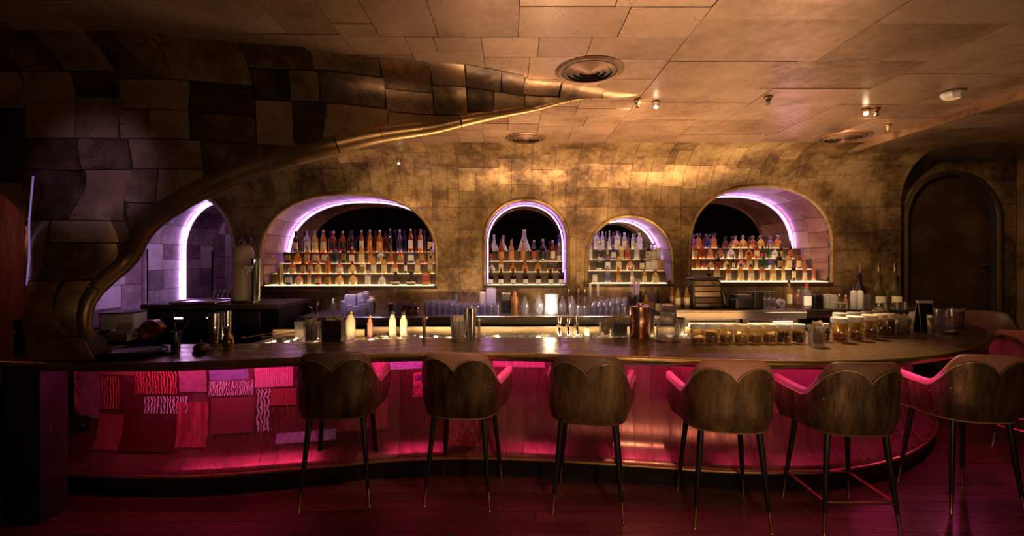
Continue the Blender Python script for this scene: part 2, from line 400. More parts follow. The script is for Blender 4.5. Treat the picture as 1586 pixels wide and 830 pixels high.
def split(rect, w, h, rng, out):
    u0, v0, u1, v1 = rect; W, H = u1-u0, v1-v0
    if W <= w*rng.uniform(.8, 1.25) and H <= h*rng.uniform(.8, 1.25): out.append(rect); return out
    t = rng.uniform(.36, .64)
    if W/w > H/h:
        c = lerp(u0, u1, t); split((u0, v0, c, v1), w, h, rng, out); split((c, v0, u1, v1), w, h, rng, out)
    else:
        c = lerp(v0, v1, t); split((u0, v0, u1, c), w, h, rng, out); split((u0, c, u1, v1), w, h, rng, out)
    return out
def rivets(S, rects, pitch, side, holes, parent, r=.006, frac=.6, rng=R, inset=.018, name='rivet_heads', off=.0055):
    mb = MB()
    for (u0, v0, u1, v1) in rects:
        for q in range(2):
            if rng.random() > frac: continue
            L = (v1-v0) if q else (u1-u0); n = max(2, int(L/pitch))
            for k in range(n):
                t = (k+.5)/n
                p = (u0+inset, lerp(v0, v1, t)) if q else (lerp(u0, u1, t), v0+inset)
                if any(inside(p, h) for h in holes): continue
                a = Vector(S(*p)); e = .004
                n_ = ((Vector(S(p[0]+e, p[1]))-a).cross(Vector(S(p[0], p[1]+e))-a)).normalized()*side
                x = n_.orthogonal().normalized(); y = n_.cross(x); c = a+n_*.004
                ring = [c+(x*math.cos(PI*i/3)+y*math.sin(PI*i/3))*r for i in range(6)]
                mb.add(ring+[c+n_*.006], [(i, (i+1) % 6, 6) for i in range(6)])
    o = mb.build(name, M['rivet'], parent, smooth=0); o['kind'] = 'stuff'; return o

# ---- floor: dark boards running across the room
floor = struct(MB().box((1.2, 2.6, -.03), (13, 9, .04)).build('floor', M['under']))
rng = random.Random(3); y = 1.75; row = 0
pm = {}
while y < 5.35:
    x = -4.9+rng.uniform(-.9, 0); 
    while x < 6.9:
        l = rng.choice((1.5, 1.8, 2.1)); x1 = min(x+l, 7.0); x0 = max(x, -5.2)
        if x1-x0 > .1:
            MB().box(((x0+x1)/2, y+.06, -.006+rng.uniform(-.001, .001)), (x1-x0-.003, .116, .014)).build('plank', M['floor'], floor, smooth=0)
        x += l
    y += .12; row += 1
MB().box((.9, .2, -.006), (12.2, 3.09, .014)).build('near_boards', M['floor'], floor, smooth=0)

# ---- front arch: a metal-clad wall in front of the bar, cut by one great arch and a small one
YF = [(-6, 2.98), (-2.4, 2.98), (-1.5, 3.15), (-.5, 3.40), (.3, 3.65), (1.0, 3.85), (1.7, 3.97)]
ZT = 3.10
def Rf(u): return interp([(-3.4, .34), (-.5, .28), (1.5, .06)], u)
def SF(u, v):
    r = Rf(u); zc = ZT-r; y = interp(YF, u)
    if -3.16 < u < -2.5 and v < 2.3:
        k = max(0, 1-((u+2.9)/.26)**2); y -= .16*math.sqrt(k)*sm((2.3-v)/.7)*(1+.25*math.sin(v*7+u*5))*sm((v-.95)/.35)
    y -= .045*math.sin(9*v+3*u)*math.sin(8*u-3*v)*sm((-2.2-u)/.5)*sm((v-1.0)/.3)*sm((2.6-v)/.4)
    if v <= zc: return (u, y, v)
    a = min((v-zc)/r, PI/2); return (u, y-r*(1-math.cos(a)), zc+r*math.sin(a))
def vz_front(u, z):
    r = Rf(u); zc = ZT-r
    return z if z <= zc else zc+r*math.asin(min(1, (z-zc)/r))
EDGE = [(163, 520), (168, 470), (180, 430), (203, 388), (240, 345), (300, 308), (360, 282), (430, 257), (500, 239), (600, 216), (700, 198), (800, 178), (900, 160), (985, 152)]
edge_uv = []
for px, py in EDGE:
    u = 0.
    for _ in range(40): u = (px-CX)/FP*interp(YF, u)
    z = min(HC-(py-HY)/FP*interp(YF, u), ZT-.004); edge_uv.append((u, vz_front(u, z)))
ec = catmull([(a, b, 0) for a, b in edge_uv], 60); edge_uv = [(p.x, p.y) for p in ec]
vmax = lambda u: ZT-Rf(u)+Rf(u)*PI/2
RL = .10
def push(k, d):
    (a0, b0), (a1, b1) = edge_uv[max(0, k-1)], edge_uv[min(60, k+1)]; l = math.hypot(a1-a0, b1-b0)
    return (edge_uv[k][0]-(b1-b0)/l*d, edge_uv[k][1]+(a1-a0)/l*d)
lip_r = [RL*min(1, (66-k)/42, .4+k/26) for k in range(61)]
cut = [push(k, lip_r[k]) for k in range(61)]
HOLE_A = [(-3.06, -.2), (-3.06, 1.035), (cut[0][0], 1.036)]+[q for q in cut if q[1] > 1.04]+[(edge_uv[-1][0]+.05, 4.2), (2.5, 4.2), (2.5, -.2)]
HOLE_B = [(-4.35, -.2)]+[(-3.74+.61*-math.cos(PI*k/24), 1.62+.66*math.sin(PI*k/24)) for k in range(25)]+[(-3.13, -.2)]
front = sheet('wall_front', SF, (-5.2, 0, 1.45, 3.24), .12, [HOLE_A, HOLE_B], -.012, .12, M['under'], None, fine=.06)
struct(front)
rng = random.Random(11); rects = split((-5.2, .0, 1.45, 3.22), .42, .36, rng, [])
g = .004
for (a, b, c, d) in rects:
    if d < .9 and c < -3.1: continue
    if c > -2.4 and b < 1.0: continue
    tl, vm = rng.uniform(-.13, .13), (b+d)/2
    sheet('panel', lambda u, v: SF(u+tl*(v-vm), v), (a+g, b+g, c-g, d-g), .09, [HOLE_A, HOLE_B], rng.uniform(0, .010), .012, M['front'], front)
rivets(SF, rects, .06, 1, [HOLE_A, HOLE_B], front, r=.005, rng=rng)
# rolled lip of the great arch, in short lengths
lip = []
for k, (u, v) in enumerate(cut): lip.append(Vector(SF(u, v))+Vector((0, lip_r[k]-.004, .07*(max(0, k-42)/18)**2)))
n = 0
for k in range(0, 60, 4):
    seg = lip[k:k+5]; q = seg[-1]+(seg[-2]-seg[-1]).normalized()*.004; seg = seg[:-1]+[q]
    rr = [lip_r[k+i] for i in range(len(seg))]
    MB().tube(seg, rr, 12).build('lip_segment', M['bull' if k > 20 else 'bull_shaded'], front)
MB().box((-3.30, 3.15, .5), (.12, .3, 1.0)).build('column_core', M['black'], front, smooth=0)
MB().box((-3.16, 3.2, 2.0), (.2, .2, 2.0)).build('column_back', M['under'], front, smooth=0)
MB().box((-3.17, 2.99, .5), (.24, .14, 1.0)).build('column_plinth', M['black'], front, smooth=0)
# violet reflection on the column edge, drawn as a dim glowing line
tube = MB().tube([(-3.03, 2.86, 2.24), (-3.045, 2.85, 1.95), (-3.045, 2.85, 1.72), (-3.06, 2.85, 1.55)], .0045, 6).build('edge_reflection', emitter('dim_violet', (.55, .38, .95), .24))
tag(tube, 'thin violet reflection drawn as a glowing line down the dark column', 'light')

# ---- ceiling: flat riveted sheets
def SCL(u, v): return (u, v, ZT)
ceil = struct(MB().box((.95, 1.9, ZT+.06), (12.3, 7.4, .06)).build('ceiling', M['under'], smooth=0))
rng = random.Random(21); rects = []
for X0, X1, a_, b_ in ((-5.2, -2.3, 1, .6), (-2.3, -1.05, .6, .42), (-1.05, 1.09, .55, .40), (1.09, 2.9, 1.3, .8), (2.9, 4.18, 1.3, .8)):
    split((X0, 1.3, X1, 5.34), a_, b_, rng, rects)
split((4.18, 1.3, 7.0, 6.2), 1.1, .9, rng, rects)
def keep(r):
    xc, y1 = (r[0]+r[2])/2, r[1]
    return True
for (a, b, c, d) in rects:
    sheet('panel', SCL, (a+.0022, b+.0022, c-.0022, d-.0022), 9, [], rng.uniform(.006, .014), .02, M['ceil'], ceil, side=-1)
sheet('panel', SCL, (-5.2, -1.7, 7.0, 1.296), 9, [], .008, .02, M['ceil'], ceil, side=-1)
rivets(SCL, rects, .085, -1, [], ceil, off=.0135, r=.011, rng=rng, frac=.55)
rl = MB().box((4.2, 4.2, 3.07), (.05, 3.2, .09)); rl.build('edge_rail', M['front'], ceil, smooth=0)

# ---- back wall with its coved top and five arched niches
YB, RB = 6.0, .66
def SB(u, v):
    zc = ZT-RB
    if v <= zc: return (u, YB, v)
    a = min((v-zc)/RB, PI/2); return (u, YB-RB*(1-math.cos(a)), zc+RB*math.sin(a))
def vz(z):
    zc = ZT-RB
    return z if z <= zc else zc+RB*math.asin(min(1, (z-zc)/RB))
def arch(x0, x1, z0, zs, zt, n=2.25, k=28):
    xc, a, h = (x0+x1)/2, (x1-x0)/2, zt-zs; P = [(x0, z0)]
    for i in range(k+1):
        t = PI-PI*i/k; c, s_ = math.cos(t), math.sin(t)
        P.append((xc+a*math.copysign(abs(c)**(2/n), c), zs+h*abs(s_)**(2/n)))
    P.append((x1, z0)); return P
NICHE = {  # x0, x1, sill z, spring z, top z, depth, exponent
    'tall': (-4.88, -3.70, 1.00, 1.86, 2.58, .70, 2.0),
    'wide': (-3.33, -1.00, 1.351, 1.72, 2.575, .70, 2.35),
    'round': (-.369, .746, 1.36, 1.95, 2.50, .48, 2.1),
    'low': (.986, 2.134, 1.38, 1.68, 2.28, .58, 2.1),
    'end': (2.357, 4.243, 1.40, 1.86, 2.675, .82, 2.35)}
OUT = {k: arch(*v[:5], n=v[6]) for k, v in NICHE.items()}
HOLES = [[(u, vz(z)) for u, z in o] for o in OUT.values()]
VM = ZT-RB+RB*PI/2
back = struct(sheet('wall_back', SB, (-4.9, .0, 5.16, VM), .15, HOLES, -.012, .05, M['under'], None, fine=.06))
rng = random.Random(5); rects = []
for X0, X1 in ((-4.9, -3.55), (-3.55, -2.2), (-2.2, -.7), (-.7, .85), (.85, 2.24), (2.24, 3.6), (3.6, 5.16)):
    split((X0, .9, X1, 2.40), .42, .40, rng, rects)
    split((X0, 2.40, X1, VM), .27, .50, rng, rects)
for (a, b, c, d) in rects:
    sheet('panel', SB, (a+g/2, b+g/2, c-g/2, d-g/2), .13, HOLES, rng.uniform(0, .006), .012, M['wall'], back)
rivets(SB, rects, .06, 1, HOLES, back, r=.0055, rng=rng, frac=.55)
for key, (x0, x1, z0, zs, zt, p, n_) in NICHE.items():
    o = OUT[key]; Y1 = YB+p
    mb = MB(); mb.add([(x, Y1, z) for x, z in o], [tuple(range(len(o)))])
    nic = mb.build('niche', M['mirror'], back, smooth=0)
    mat = M['lilac'] if key == 'tall' else M['reveal']
    pts = o[1:-1] if key != 'x' else o
    full = [o[0]]+pts+[o[-1]]
    L = [0]
    for q, r_ in zip(full, full[1:]): L.append(L[-1]+math.dist(q, r_))
    def SR(u, v, full=full, L=L, p=p):
        j = 0; u = max(0, min(u, L[-1]))
        while j < len(L)-2 and L[j+1] < u: j += 1
        t = (u-L[j])/(L[j+1]-L[j]); x = lerp(full[j][0], full[j+1][0], t); z = lerp(full[j][1], full[j+1][1], t)
        y0 = SB(x, vz(z))[1]-.004; return (x, lerp(y0, YB+p, v), z)
    rr = split((0, 0, L[-1], 1), .36, .75, rng, [])
    for (a, b, c, d) in rr:
        e = .003/p
        a2, c2 = a+.003, c-.003
        nu = max(2, int((c2-a2)/.07)); mb = MB(); h = rng.uniform(0, .004)
        mb.grid(lambda s, t: SR(lerp(a2, c2, s), lerp(b+e, d-e, t)), nu, 2)
        mb.build('reveal_panel', mat, nic, smooth=50)
    # dark shell behind the reveal sheets and the sill board
    mb = MB(); mb.loft([[(x*1.0+(x-(x0+x1)/2)*.012, y_, z+.008 if z > z0 else z) for x, z in full] for y_ in (YB+.003, Y1+.01)], False)
    mb.build('niche_shell', M['under'], nic, smooth=0)
    MB().box(((x0+x1)/2, YB+p/2-.01, z0-.018), (x1-x0+.02, p+.02, .036)).build('sill', M['darkbrown'], nic, smooth=0)
    # rolled brass rim round the opening
    MB().tube([(x, SB(x, vz(z))[1]-.004, z) for x, z in full], .024, 8).build('rim', M['lilac' if key == 'tall' else 'wall'], nic)
# side walls and the door wall
def SL(u, v): return (-4.9, u, v)
wl = struct(sheet('wall_left', SL, (3.9, 0, 6.0, ZT), 1, [], -.012, .05, M['under'], None))
rng = random.Random(8); rects = split((3.95, .9, 6.0, ZT), .45, .5, rng, [])
for (a, b, c, d) in rects: sheet('panel', SL, (a+g, b+g, c-g, d-g), 1, [], rng.uniform(0, .008), .012, M['lilac'], wl)
YD = 6.28
def SD(u, v): return (u, YD, v)
DOOR = arch(5.46, 6.76, -.1, 2.2, 2.90, n=2.2)
wr = struct(sheet('wall_door_side', SD, (5.16, 0, 7.0, ZT), .2, [DOOR], -.012, .05, M['under'], None))
wr.name = 'wall_back_door'
rng = random.Random(9); rects = split((5.16, 0, 7.0, ZT), .42, .42, rng, [])
for (a, b, c, d) in rects: sheet('panel', SD, (a+g, b+g, c-g, d-g), .3, [DOOR], rng.uniform(0, .006), .012, M['wall'], wr)
def SRt(u, v): return (5.16, u, v)
sheet('panel', SRt, (YB, .0, YD, ZT), 1, [], 0, .012, M['wall'], wr)
door = MB(); door.loft([[(x, YD+.10, z) for x, z in DOOR], [(x, YD+.16, z) for x, z in DOOR]], False); door.add([(x, YD+.10, z) for x, z in DOOR], [tuple(range(len(DOOR)))])
door = struct(door.build('door_1', M['door'], smooth=0))
MB().tube([(x, YD-.012, z) for x, z in DOOR], .035, 8).build('door_frame', M['door'], door)
MB().lathe([(.0, -.02), (.03, -.02), (.036, 0), (.02, .012), (.02, .04), (0, .05)], 12).build('door_knob', M['brass'], door, (6.62, YD+.06, 1.63)).rotation_euler = (PI/2, 0, 0)
for zz in (.9, 1.75, 2.4):
    MB().box((6.11, YD+.095, zz), (1.2, .008, .01)).build('door_seam', M['under'], door, smooth=0)
wright = struct(MB().box((7.03, 3.4, 1.55), (.06, 5.9, 3.1)).build('wall_right', M['door'], smooth=0))
MB().box((6.93, 6.0, 1.55), (.12, .3, 3.1)).build('pilaster', M['front'], wright, smooth=0)
# side room beyond the small arch: upright red planks
wp = struct(MB().box((-4.6, 3.97, 1.55), (1.3, .05, 3.1)).build('wall_left_room', M['under'], smooth=0))
x = -5.2; rng = random.Random(2)
while x < -3.95:
    w_ = min(rng.uniform(.07, .13), -3.93-x); z1 = .62
    MB().box((x+w_/2, 3.93+rng.uniform(-.01, .006), 1.85), (w_-.008, .03, 2.5)).build('plank', M['plank_red'], wp, smooth=0); x += w_
MB().box((-4.6, 3.92, .31), (1.32, .06, .62)).build('wainscot', M['black'], wp, smooth=0)
for k in range(1):
    a, b = Vector((-3.93, 3.95, 0)), Vector((-3.15, 3.15, 0)); c = (a+b)/2
    wq = struct(MB().box((c.x, c.y, 1.55), ((b-a).length, .05, 3.1), rz=math.atan2(b.y-a.y, b.x-a.x)).build('wall_partition', M['under'], smooth=0))
wl2 = struct(MB().box((-5.2, 2.4, 1.55), (.05, 3.2, 3.1)).build('wall_left_end', M['plank_red'], smooth=0))

# ---- violet light tubes along the mirror edge of each niche
NAMES = {'tall': ('tall arched alcove beside the column', 0), 'wide': ('wide arched niche', 1), 'round': ('round-topped niche', 2), 'low': ('low arched niche', 3), 'end': ('arched niche nearest the door', 4)}
for key, (x0, x1, z0, zs, zt, p, n_) in NICHE.items():
    xc = (x0+x1)/2; r = .010 if key in ('tall', 'wide', 'end') else .007
    path = [(xc+(x-xc)*(1-.022/((x1-x0)/2)), YB+p-.022, z-.022 if z > z0+.01 else z+.01) for x, z in OUT[key]]
    t = MB().tube(path, r, 6).build('light_tube', M['ledtall' if key in ('tall', 'low') else 'ledp'])
    tag(t, 'glowing violet light tube bent round the back of the '+NAMES[key][0], 'light', 'violet niche lights')

# ================================================================ the bar
OUTER = [(-3.40, 2.94), (-2.97, 2.90), (-2.6, 2.885), (-2.15, 2.90), (-1.5, 3.02), (-.9, 3.15), (-.4, 3.19), (.15, 3.165), (.9, 3.06), (1.65, 2.955), (2.3, 2.965), (2.9, 3.11), (3.5, 3.40), (4.1, 3.85), (4.5, 4.3), (4.62, 4.62), (4.52, 4.92), (4.2, 5.08)]
INNER = [(-3.40, 3.50), (-2.97, 3.50), (-2.6, 3.52), (-2.15, 3.55), (-1.5, 3.64), (-.9, 3.76), (-.4, 3.82), (.15, 3.83), (.9, 3.83), (1.65, 3.80), (2.3, 3.86), (2.75, 3.98), (3.15, 4.15), (3.45, 4.38), (3.6, 4.58), (3.66, 4.75), (3.68, 4.92), (3.68, 5.08)]
NB = 125
OC = catmull([(x, y, 0) for x, y in OUTER], NB); IC = catmull([(x, y, 0) for x, y in INNER], NB)
ON = []
for i in range(NB+1):
    t = (OC[min(NB, i+1)]-OC[max(0, i-1)]).normalized(); ON.append(Vector((t.y, -t.x, 0)))
def cur(s):
    if s < 0: return OC[0]+(OC[0]-OC[1])*(-s*NB), ON[0]
    f = max(0, min(NB-1e-6, s*NB)); i = int(f); t = f-i
    return OC[i].lerp(OC[i+1], t), ON[i].lerp(ON[i+1], t).normalized()
PROF = [(.15, .37), (.17, .375), (.21, .42), (.27, .475), (.36, .51), (.50, .53), (.80, .53), (1.0, .50)]
def inset(z):
    if z <= PROF[0][0]: return PROF[0][1]
    for (a, b), (c, d) in zip(PROF, PROF[1:]):
        if z <= c: return lerp(b, d, (z-a)/(c-a))
    return PROF[-1][1]
def SP(s, z, h=0):
    p, n = cur(s); q = p-n*(inset(z)-h); return (q.x, q.y, z)
bar = thing('bar_counter', 'long curved bar counter with bronze top and pink-lit metal front', 'bar counter')
# top slab
mb = MB(); rings = []
for i in range(NB+1):
    o, n_ = OC[i]-ON[i]*.02, IC[i]
    rings.append([(o.x, o.y, 1.05), (n_.x, n_.y, 1.05), (n_.x, n_.y, 1.008), (o.x, o.y, 1.008)])
mb.loft(rings, True, True); mb.build('counter_top', M['top'], bar, smooth=30)
MB().tube([(p.x-n.x*.022, p.y-n.y*.022, 1.029) for p, n in zip(OC, ON)], .024, 10).build('edge_trim', M['edge'], bar)
MB().loft([[(p.x-n.x*a, p.y-n.y*a, z) for a, z in ((.05, 1.008), (.05, .985), (.16, .985), (.16, 1.008))] for p, n in zip(OC, ON)], True, True).build('under_rail', M['darkbrown'], bar, smooth=30)
MB().tube([(p.x-n.x*.20, p.y-n.y*.20, .992) for p, n in [cur(i/125) for i in range(7, 111)]], .010, 6).build('light_strip', M['ledpink'], bar)
MB().tube([SP(i/200, .150, .012) for i in range(0, 182)], .013, 8).build('foot_trim', M['edge'], bar)
mb = MB(); mb.loft([[SP(i/120, z, h) for z, h in ((.148, .0), (.0, -.03))] for i in range(0, 110)], False); mb.build('kick_plate', M['kick'], bar, smooth=30)
mb = MB(); mb.loft([[SP(i/120, z, -.03) for z in (.14, .3, .6, 1.0)] for i in range(0, 110)], False); mb.build('panel_backing', M['under'], bar, smooth=30)
mb = MB(); q = [(IC[i], ) for i in range(NB+1)]
mb.loft([[(p[0].x, p[0].y, z) for z in (0, 1.0)] for p in q], False); mb.build('rear_panel', M['steel_dark'], bar, smooth=30)
rng = random.Random(4); s = 0.
while s < .90:
    d = rng.uniform(.009, .015); e = min(.905, s+d); mb = MB(); a, b = s+.00012, e-.00012
    zs = [.155, .17, .19, .21, .24, .27, .31, .36, .43, .5, .65, .8, .99]
    h = rng.uniform(.001, .0035)
    mb.loft([[SP(lerp(a, b, k/2), z, h) for z in zs] for k in range(3)], False)
    mb.build('front_panel', M['red_panel'], bar, smooth=50); s = e
def solve_s(px, z):
    lo, hi = 0, .72
    for _ in range(40):
        m_ = (lo+hi)/2; x, y, _z = SP(m_, z)
        if CX+FP*x/y < px: lo = m_
        else: hi = m_
    return lo
def solve_z(py, s):
    lo, hi = .16, 1.0
    for _ in range(30):
        m_ = (lo+hi)/2; x, y, z = SP(s, m_)
        if HY+FP*(HC-z)/y > py: lo = m_
        else: hi = m_
    return lo
ST = {
 'zebra': weave('zebra_hide', (.03, .012, .015), (.70, .58, .58), 13, 3, 7, rough=.6),
 'redzebra': weave('red_zebra', (.04, .01, .012), (.62, .08, .08), 14, 3, 6, rough=.6),
 'redweave': weave('red_weave', (.10, .015, .02), (.62, .13, .12), 22, 3, 6, rough=.7, stretch=(2, 2, 1)),
 'bluedot': weave('red_blue_weave', (.12, .03, .22), (.85, .16, .14), 26, 2, 1.0, 'noise', pos=.45, soft=.08),
 'mauve': weave('mauve_felt', (.30, .10, .16), (.42, .18, .26), 18, 3, 1, 'noise', rough=.8, soft=.2),
 'maroon': plain('maroon_sheet', (.16, .018, .028), .35, .3),
 'maroon2': plain('maroon_cloth', (.22, .045, .06), .6),
 'slate': weave('slate_cloth', (.18, .16, .34), (.32, .28, .5), 30, 3, 1, 'noise', rough=.7, soft=.2),
 'mesh': weave('white_mesh', (.05, .012, .02), (.70, .54, .56), 20, 3, 9, rough=.6),
 'streak': weave('crimson_streaks', (.30, .03, .045), (.62, .13, .15), 7, 4, 1.5, 'noise', stretch=(3, 3, .35), rough=.35, soft=.15),
 'glitter': weave('dark_glitter', (.02, .008, .012), (.35, .25, .3), 40, 2, 0, 'noise', pos=.66, soft=.03),
 'fur': weave('pink_fur', (.45, .09, .16), (.75, .30, .40), 24, 4, 5, rough=.8),
 'lilacp': weave('lilac_plush', (.34, .2, .45), (.6, .45, .7), 22, 4, 2, 'noise', rough=.8, soft=.2),
 'bluep': weave('violet_fur', (.10, .05, .28), (.34, .22, .62), 9, 4, 5, rough=.7),
}
PATCH = [(93, 571, 126, 637, 'bluedot'), (126, 575, 157, 646, 'mauve'), (157, 582, 187, 632, 'redzebra'), (188, 592, 222, 645, 'maroon'),
 (155, 640, 194, 695, 'redweave'), (213, 572, 278, 609, 'redzebra'), (225, 613, 292, 640, 'zebra'), (152, 563, 212, 579, 'redweave'), (280, 566, 322, 606, 'mauve'),
 (326, 573, 386, 589, 'slate'), (325, 590, 394, 613, 'mesh'), (396, 568, 455, 600, 'fur'), (397, 602, 419, 668, 'zebra'), (88, 642, 142, 670, 'glitter'),
 (196, 648, 274, 698, 'maroon'), (276, 622, 324, 692, 'streak'), (328, 616, 394, 672, 'maroon2'), (420, 602, 470, 628, 'redweave'), (100, 674, 152, 715, 'maroon'),
 (430, 670, 522, 687, 'lilacp'), (576, 556, 602, 588, 'fur'), (604, 560, 654, 572, 'lilacp'), (640, 576, 656, 614, 'bluedot'), (764, 558, 844, 567, 'fur'), (240, 563, 400, 566, 'lilacp'),
 (524, 620, 600, 668, 'streak'), (690, 640, 742, 690, 'streak'),
 (1376, 566, 1410, 588, 'fur'), (1412, 564, 1452, 590, 'bluep'), (1454, 558, 1476, 588, 'maroon2'), (1190, 572, 1300, 640, 'maroon2')]
for k, (x0, y0, x1, y1, st) in enumerate(PATCH):
    s0, s1 = solve_s(x0, .7), solve_s(x1, .7); z1, z0 = solve_z(y0, s0), solve_z(y1, s0)
    z1 = min(z1, .97)
    if z1-z0 < .01: continue
    mb = MB(); nu = max(2, int((s1-s0)*130)); nv = max(1, int((z1-z0)/.08)); h = .008+.0035*(k % 3); tilt = rng.uniform(-.0010, .0010)
    F = lambda a, b: SP(lerp(s0, s1, a)+tilt*(b-.5), lerp(z0, z1, b)+rng.uniform(-.004, .004)*(a in (0, 1)), h)
    mb.grid(F, nu, nv)
    mb.build('patch', ST[st], bar, smooth=50)

# ---- service side: steel ice wells behind the counter, with a warm light strip above them
def inner_y(x):
    best = min(IC, key=lambda p: abs(p.x-x) if p.y < 4.3 else 9); return best.y
ls = None and MB().tube([(p.x+.0, p.y+.012, 1.0) for p in IC[6:84]], .006, 6).build('light_strip', M['ledwell'], bar)
def ice_well(x0, x1, label, fill, pieces):
    y0 = max(inner_y(x0), inner_y(x1))+.03; y1 = y0+.46; z1, z0 = 1.0, .86; c = ((x0+x1)/2, (y0+y1)/2)
    t = thing('ice_well', label, 'ice well', (c[0], c[1], 0)); W, Dp = x1-x0, y1-y0
    mb = MB()
    r = .035
    for (cx_, cy_, w_, d_) in ((0, -Dp/2+r/2, W, r), (0, Dp/2-r/2, W, r), (-W/2+r/2, 0, r, Dp-2*r), (W/2-r/2, 0, r, Dp-2*r)): mb.box((cx_, cy_, z1-.006), (w_, d_, .012))
    mb.build('rim', M['steel'], t, smooth=0)
    o, i = (W/2-.004, Dp/2-.004), (W/2-r-.03, Dp/2-r-.03); up = (W/2-r, Dp/2-r)
    q = lambda a, z: [(-a[0], -a[1], z), (a[0], -a[1], z), (a[0], a[1], z), (-a[0], a[1], z)]
    MB().loft([q(up, z1-.004), q(i, z0)], True, False).add(q(i, z0), [(0, 1, 2, 3)]).build('basin', M['steel'], t, smooth=0)
    MB().loft([q(o, z1-.012), q(o, .0)], True, False).build('cabinet', M['steel_dark'], t, smooth=0)
    if fill:
        rg = random.Random(int(x0*100)+500); mb = MB()
        for k in range(pieces):
            px_, py_ = rg.uniform(-i[0], i[0])*.96, rg.uniform(-i[1], i[1])*.9; s_ = rg.uniform(.03, .045)
            mb.box((px_, py_, z0+.06+rg.uniform(0, .08)), (s_, s_, s_), rg.uniform(0, 3), .85)
        o_ = mb.build('ice_cubes', M[fill], t, smooth=0); o_['kind'] = 'stuff'
    MB().box((0, Dp/2+.012, 1.015), (W, .02, .10)).build('splash_back', M['steel_soft'], t, smooth=0)
    return t
ice_well(-2.2, -1.36, 'steel ice well behind the garnish box end of the bar', 'ice', 120)
ice_well(-1.34, -.42, 'brightly lit steel ice well between garnish box and chrome faucet', 'ice', 190)
ice_well(-.40, .98, 'long steel ice well in front of the glass rows', 'ice', 180)
ice_well(1.0, 2.0, 'steel ice well behind the copper canister and big jar', 'ice', 120)

ice_well(2.02, 2.9, 'steel work surface behind the larger garnish jars', 'ice', 60)

# ---- back counters
def counter(name, label, x0, x1, y0, y1, z, lip=.07, doors=(), body='black', topm='steel'):
    t = thing(name, label, 'counter', ((x0+x1)/2, (y0+y1)/2, 0)); W, Dp = x1-x0, y1-y0
    MB().rbox((0, 0, z-.012), (W, Dp, .024), .008).build('worktop', M[topm], t)
    MB().box((0, -Dp/2+.012, z-.024-lip/2), (W-.01, .02, lip)).build('front_edge', M[topm], t, smooth=0)
    MB().box((0, .06, (z-.024)/2), (W-.02, Dp-.14, z-.026)).build('cabinet', M[body], t, smooth=0)
    for (a, b) in doors:
        cx_ = (a+b)/2-(x0+x1)/2; w_ = b-a; zt = z-.024-lip-.01; zb = .2; yy = -Dp/2+.10
        fr = MB()
        for (u, v, ww, hh) in ((0, zt-.025, w_, .05), (0, zb+.025, w_, .05), (-w_/2+.025, (zt+zb)/2, .05, zt-zb-.1), (w_/2-.025, (zt+zb)/2, .05, zt-zb-.1)): fr.box((cx_+u, yy, v), (ww, .03, hh))
        f = fr.build('fridge_door', M['steel'], t, smooth=0)
        MB().box((cx_, yy+.012, (zt+zb)/2), (w_-.1, .004, zt-zb-.1)).build('door_glass', M['ledfridge'], f, smooth=0)
        MB().tube([(cx_-w_/2+.06, yy-.03, zt-.03), (cx_+w_/2-.06, yy-.03, zt-.03)], .007, 6).build('handle', M['chrome'], f)
    return t
M['ledfridge'] = emitter('lit_fridge', (1, .72, .38), 1.6)
counter('back_counter', 'low steel back counter below the wide arched niche', -2.46, -1.0, 5.15, 5.98, 1.05)
counter('back_counter', 'long steel back counter carrying rows of glasses and bright jars', -.98, 1.84, 5.15, 5.98, 1.06)
counter('back_counter', 'taller steel back counter holding terminal and printer, over two lit fridges', 1.86, 3.34, 5.12, 5.98, 1.13, doors=((1.98, 2.62), (2.66, 3.28)))
counter('back_counter', 'steel back counter nearest the door carrying three wine bottles', 3.36, 5.1, 5.36, 5.98, 1.11)
# dark raised unit on the left
t = thing('service_unit', 'dark raised service unit with a shelf carrying the tall cylinder', 'cabinet', (-3.25, 5.25, 0))
MB().rbox((-.02, 0, 1.195), (1.50, .74, .05), .012).build('shelf_top', M['darkbrown'], t)
MB().box((-.02, .1, .585), (1.40, .52, 1.165)).build('body', M['black'], t, smooth=0)
MB().box((-.02, -.20, .90), (1.36, .26, .02)).build('lower_shelf', M['steel_dark'], t, smooth=0)
for sx in (-.75, .71): MB().box((sx, -.1, .6), (.03, .5, 1.14)).build('side_panel', M['black'], t, smooth=0)

# ================================================================ bar stools
def plan(t, off=0., y_end=.20):
    "U-shaped plan: t=-1 arm end, 0 the middle of the back, 1 other arm end"
    a, b, ya = .283-off, .262-off, -.02; s = 1 if t >= 0 else -1; k = abs(t)
    if k > .68: return Vector((s*(a+.035*sm((k-.68)/.3)), lerp(ya, y_end, (k-.68)/.32), 0))
    ph = k/.68*PI/2; n = 2.7
    return Vector((s*a*abs(math.sin(ph))**(2/n), ya-(b+ya+.02)*abs(math.cos(ph))**(2/n), 0))
def ztop(t):
    k = abs(t)
    if k < .25: return 1.088-.008*(k/.25)**2
    if k < .64: return lerp(1.080, .872, sm((k-.25)/.37))
    return .872+.026*sm((k-.70)/.30)
def zplate(t):
    k = abs(t)
    q = min(1, abs(k-.165)/.165); lob = .046+.085*(1-math.sqrt(max(0, 1-q*q)))
    if k > .25: lob = lerp(.064, .036, sm((k-.30)/.36))
    return ztop(t)-lob
def pos(t, z, off):
    p = plan(t, off); k = 1-.10*sm((.74-z)/.13)+.03*sm((z-.85)/.22); lean = -.02*sm((z-.8)/.28)*max(0, 1-abs(t)/.6)
    return Vector((p.x*k, p.y*k+lean, z))
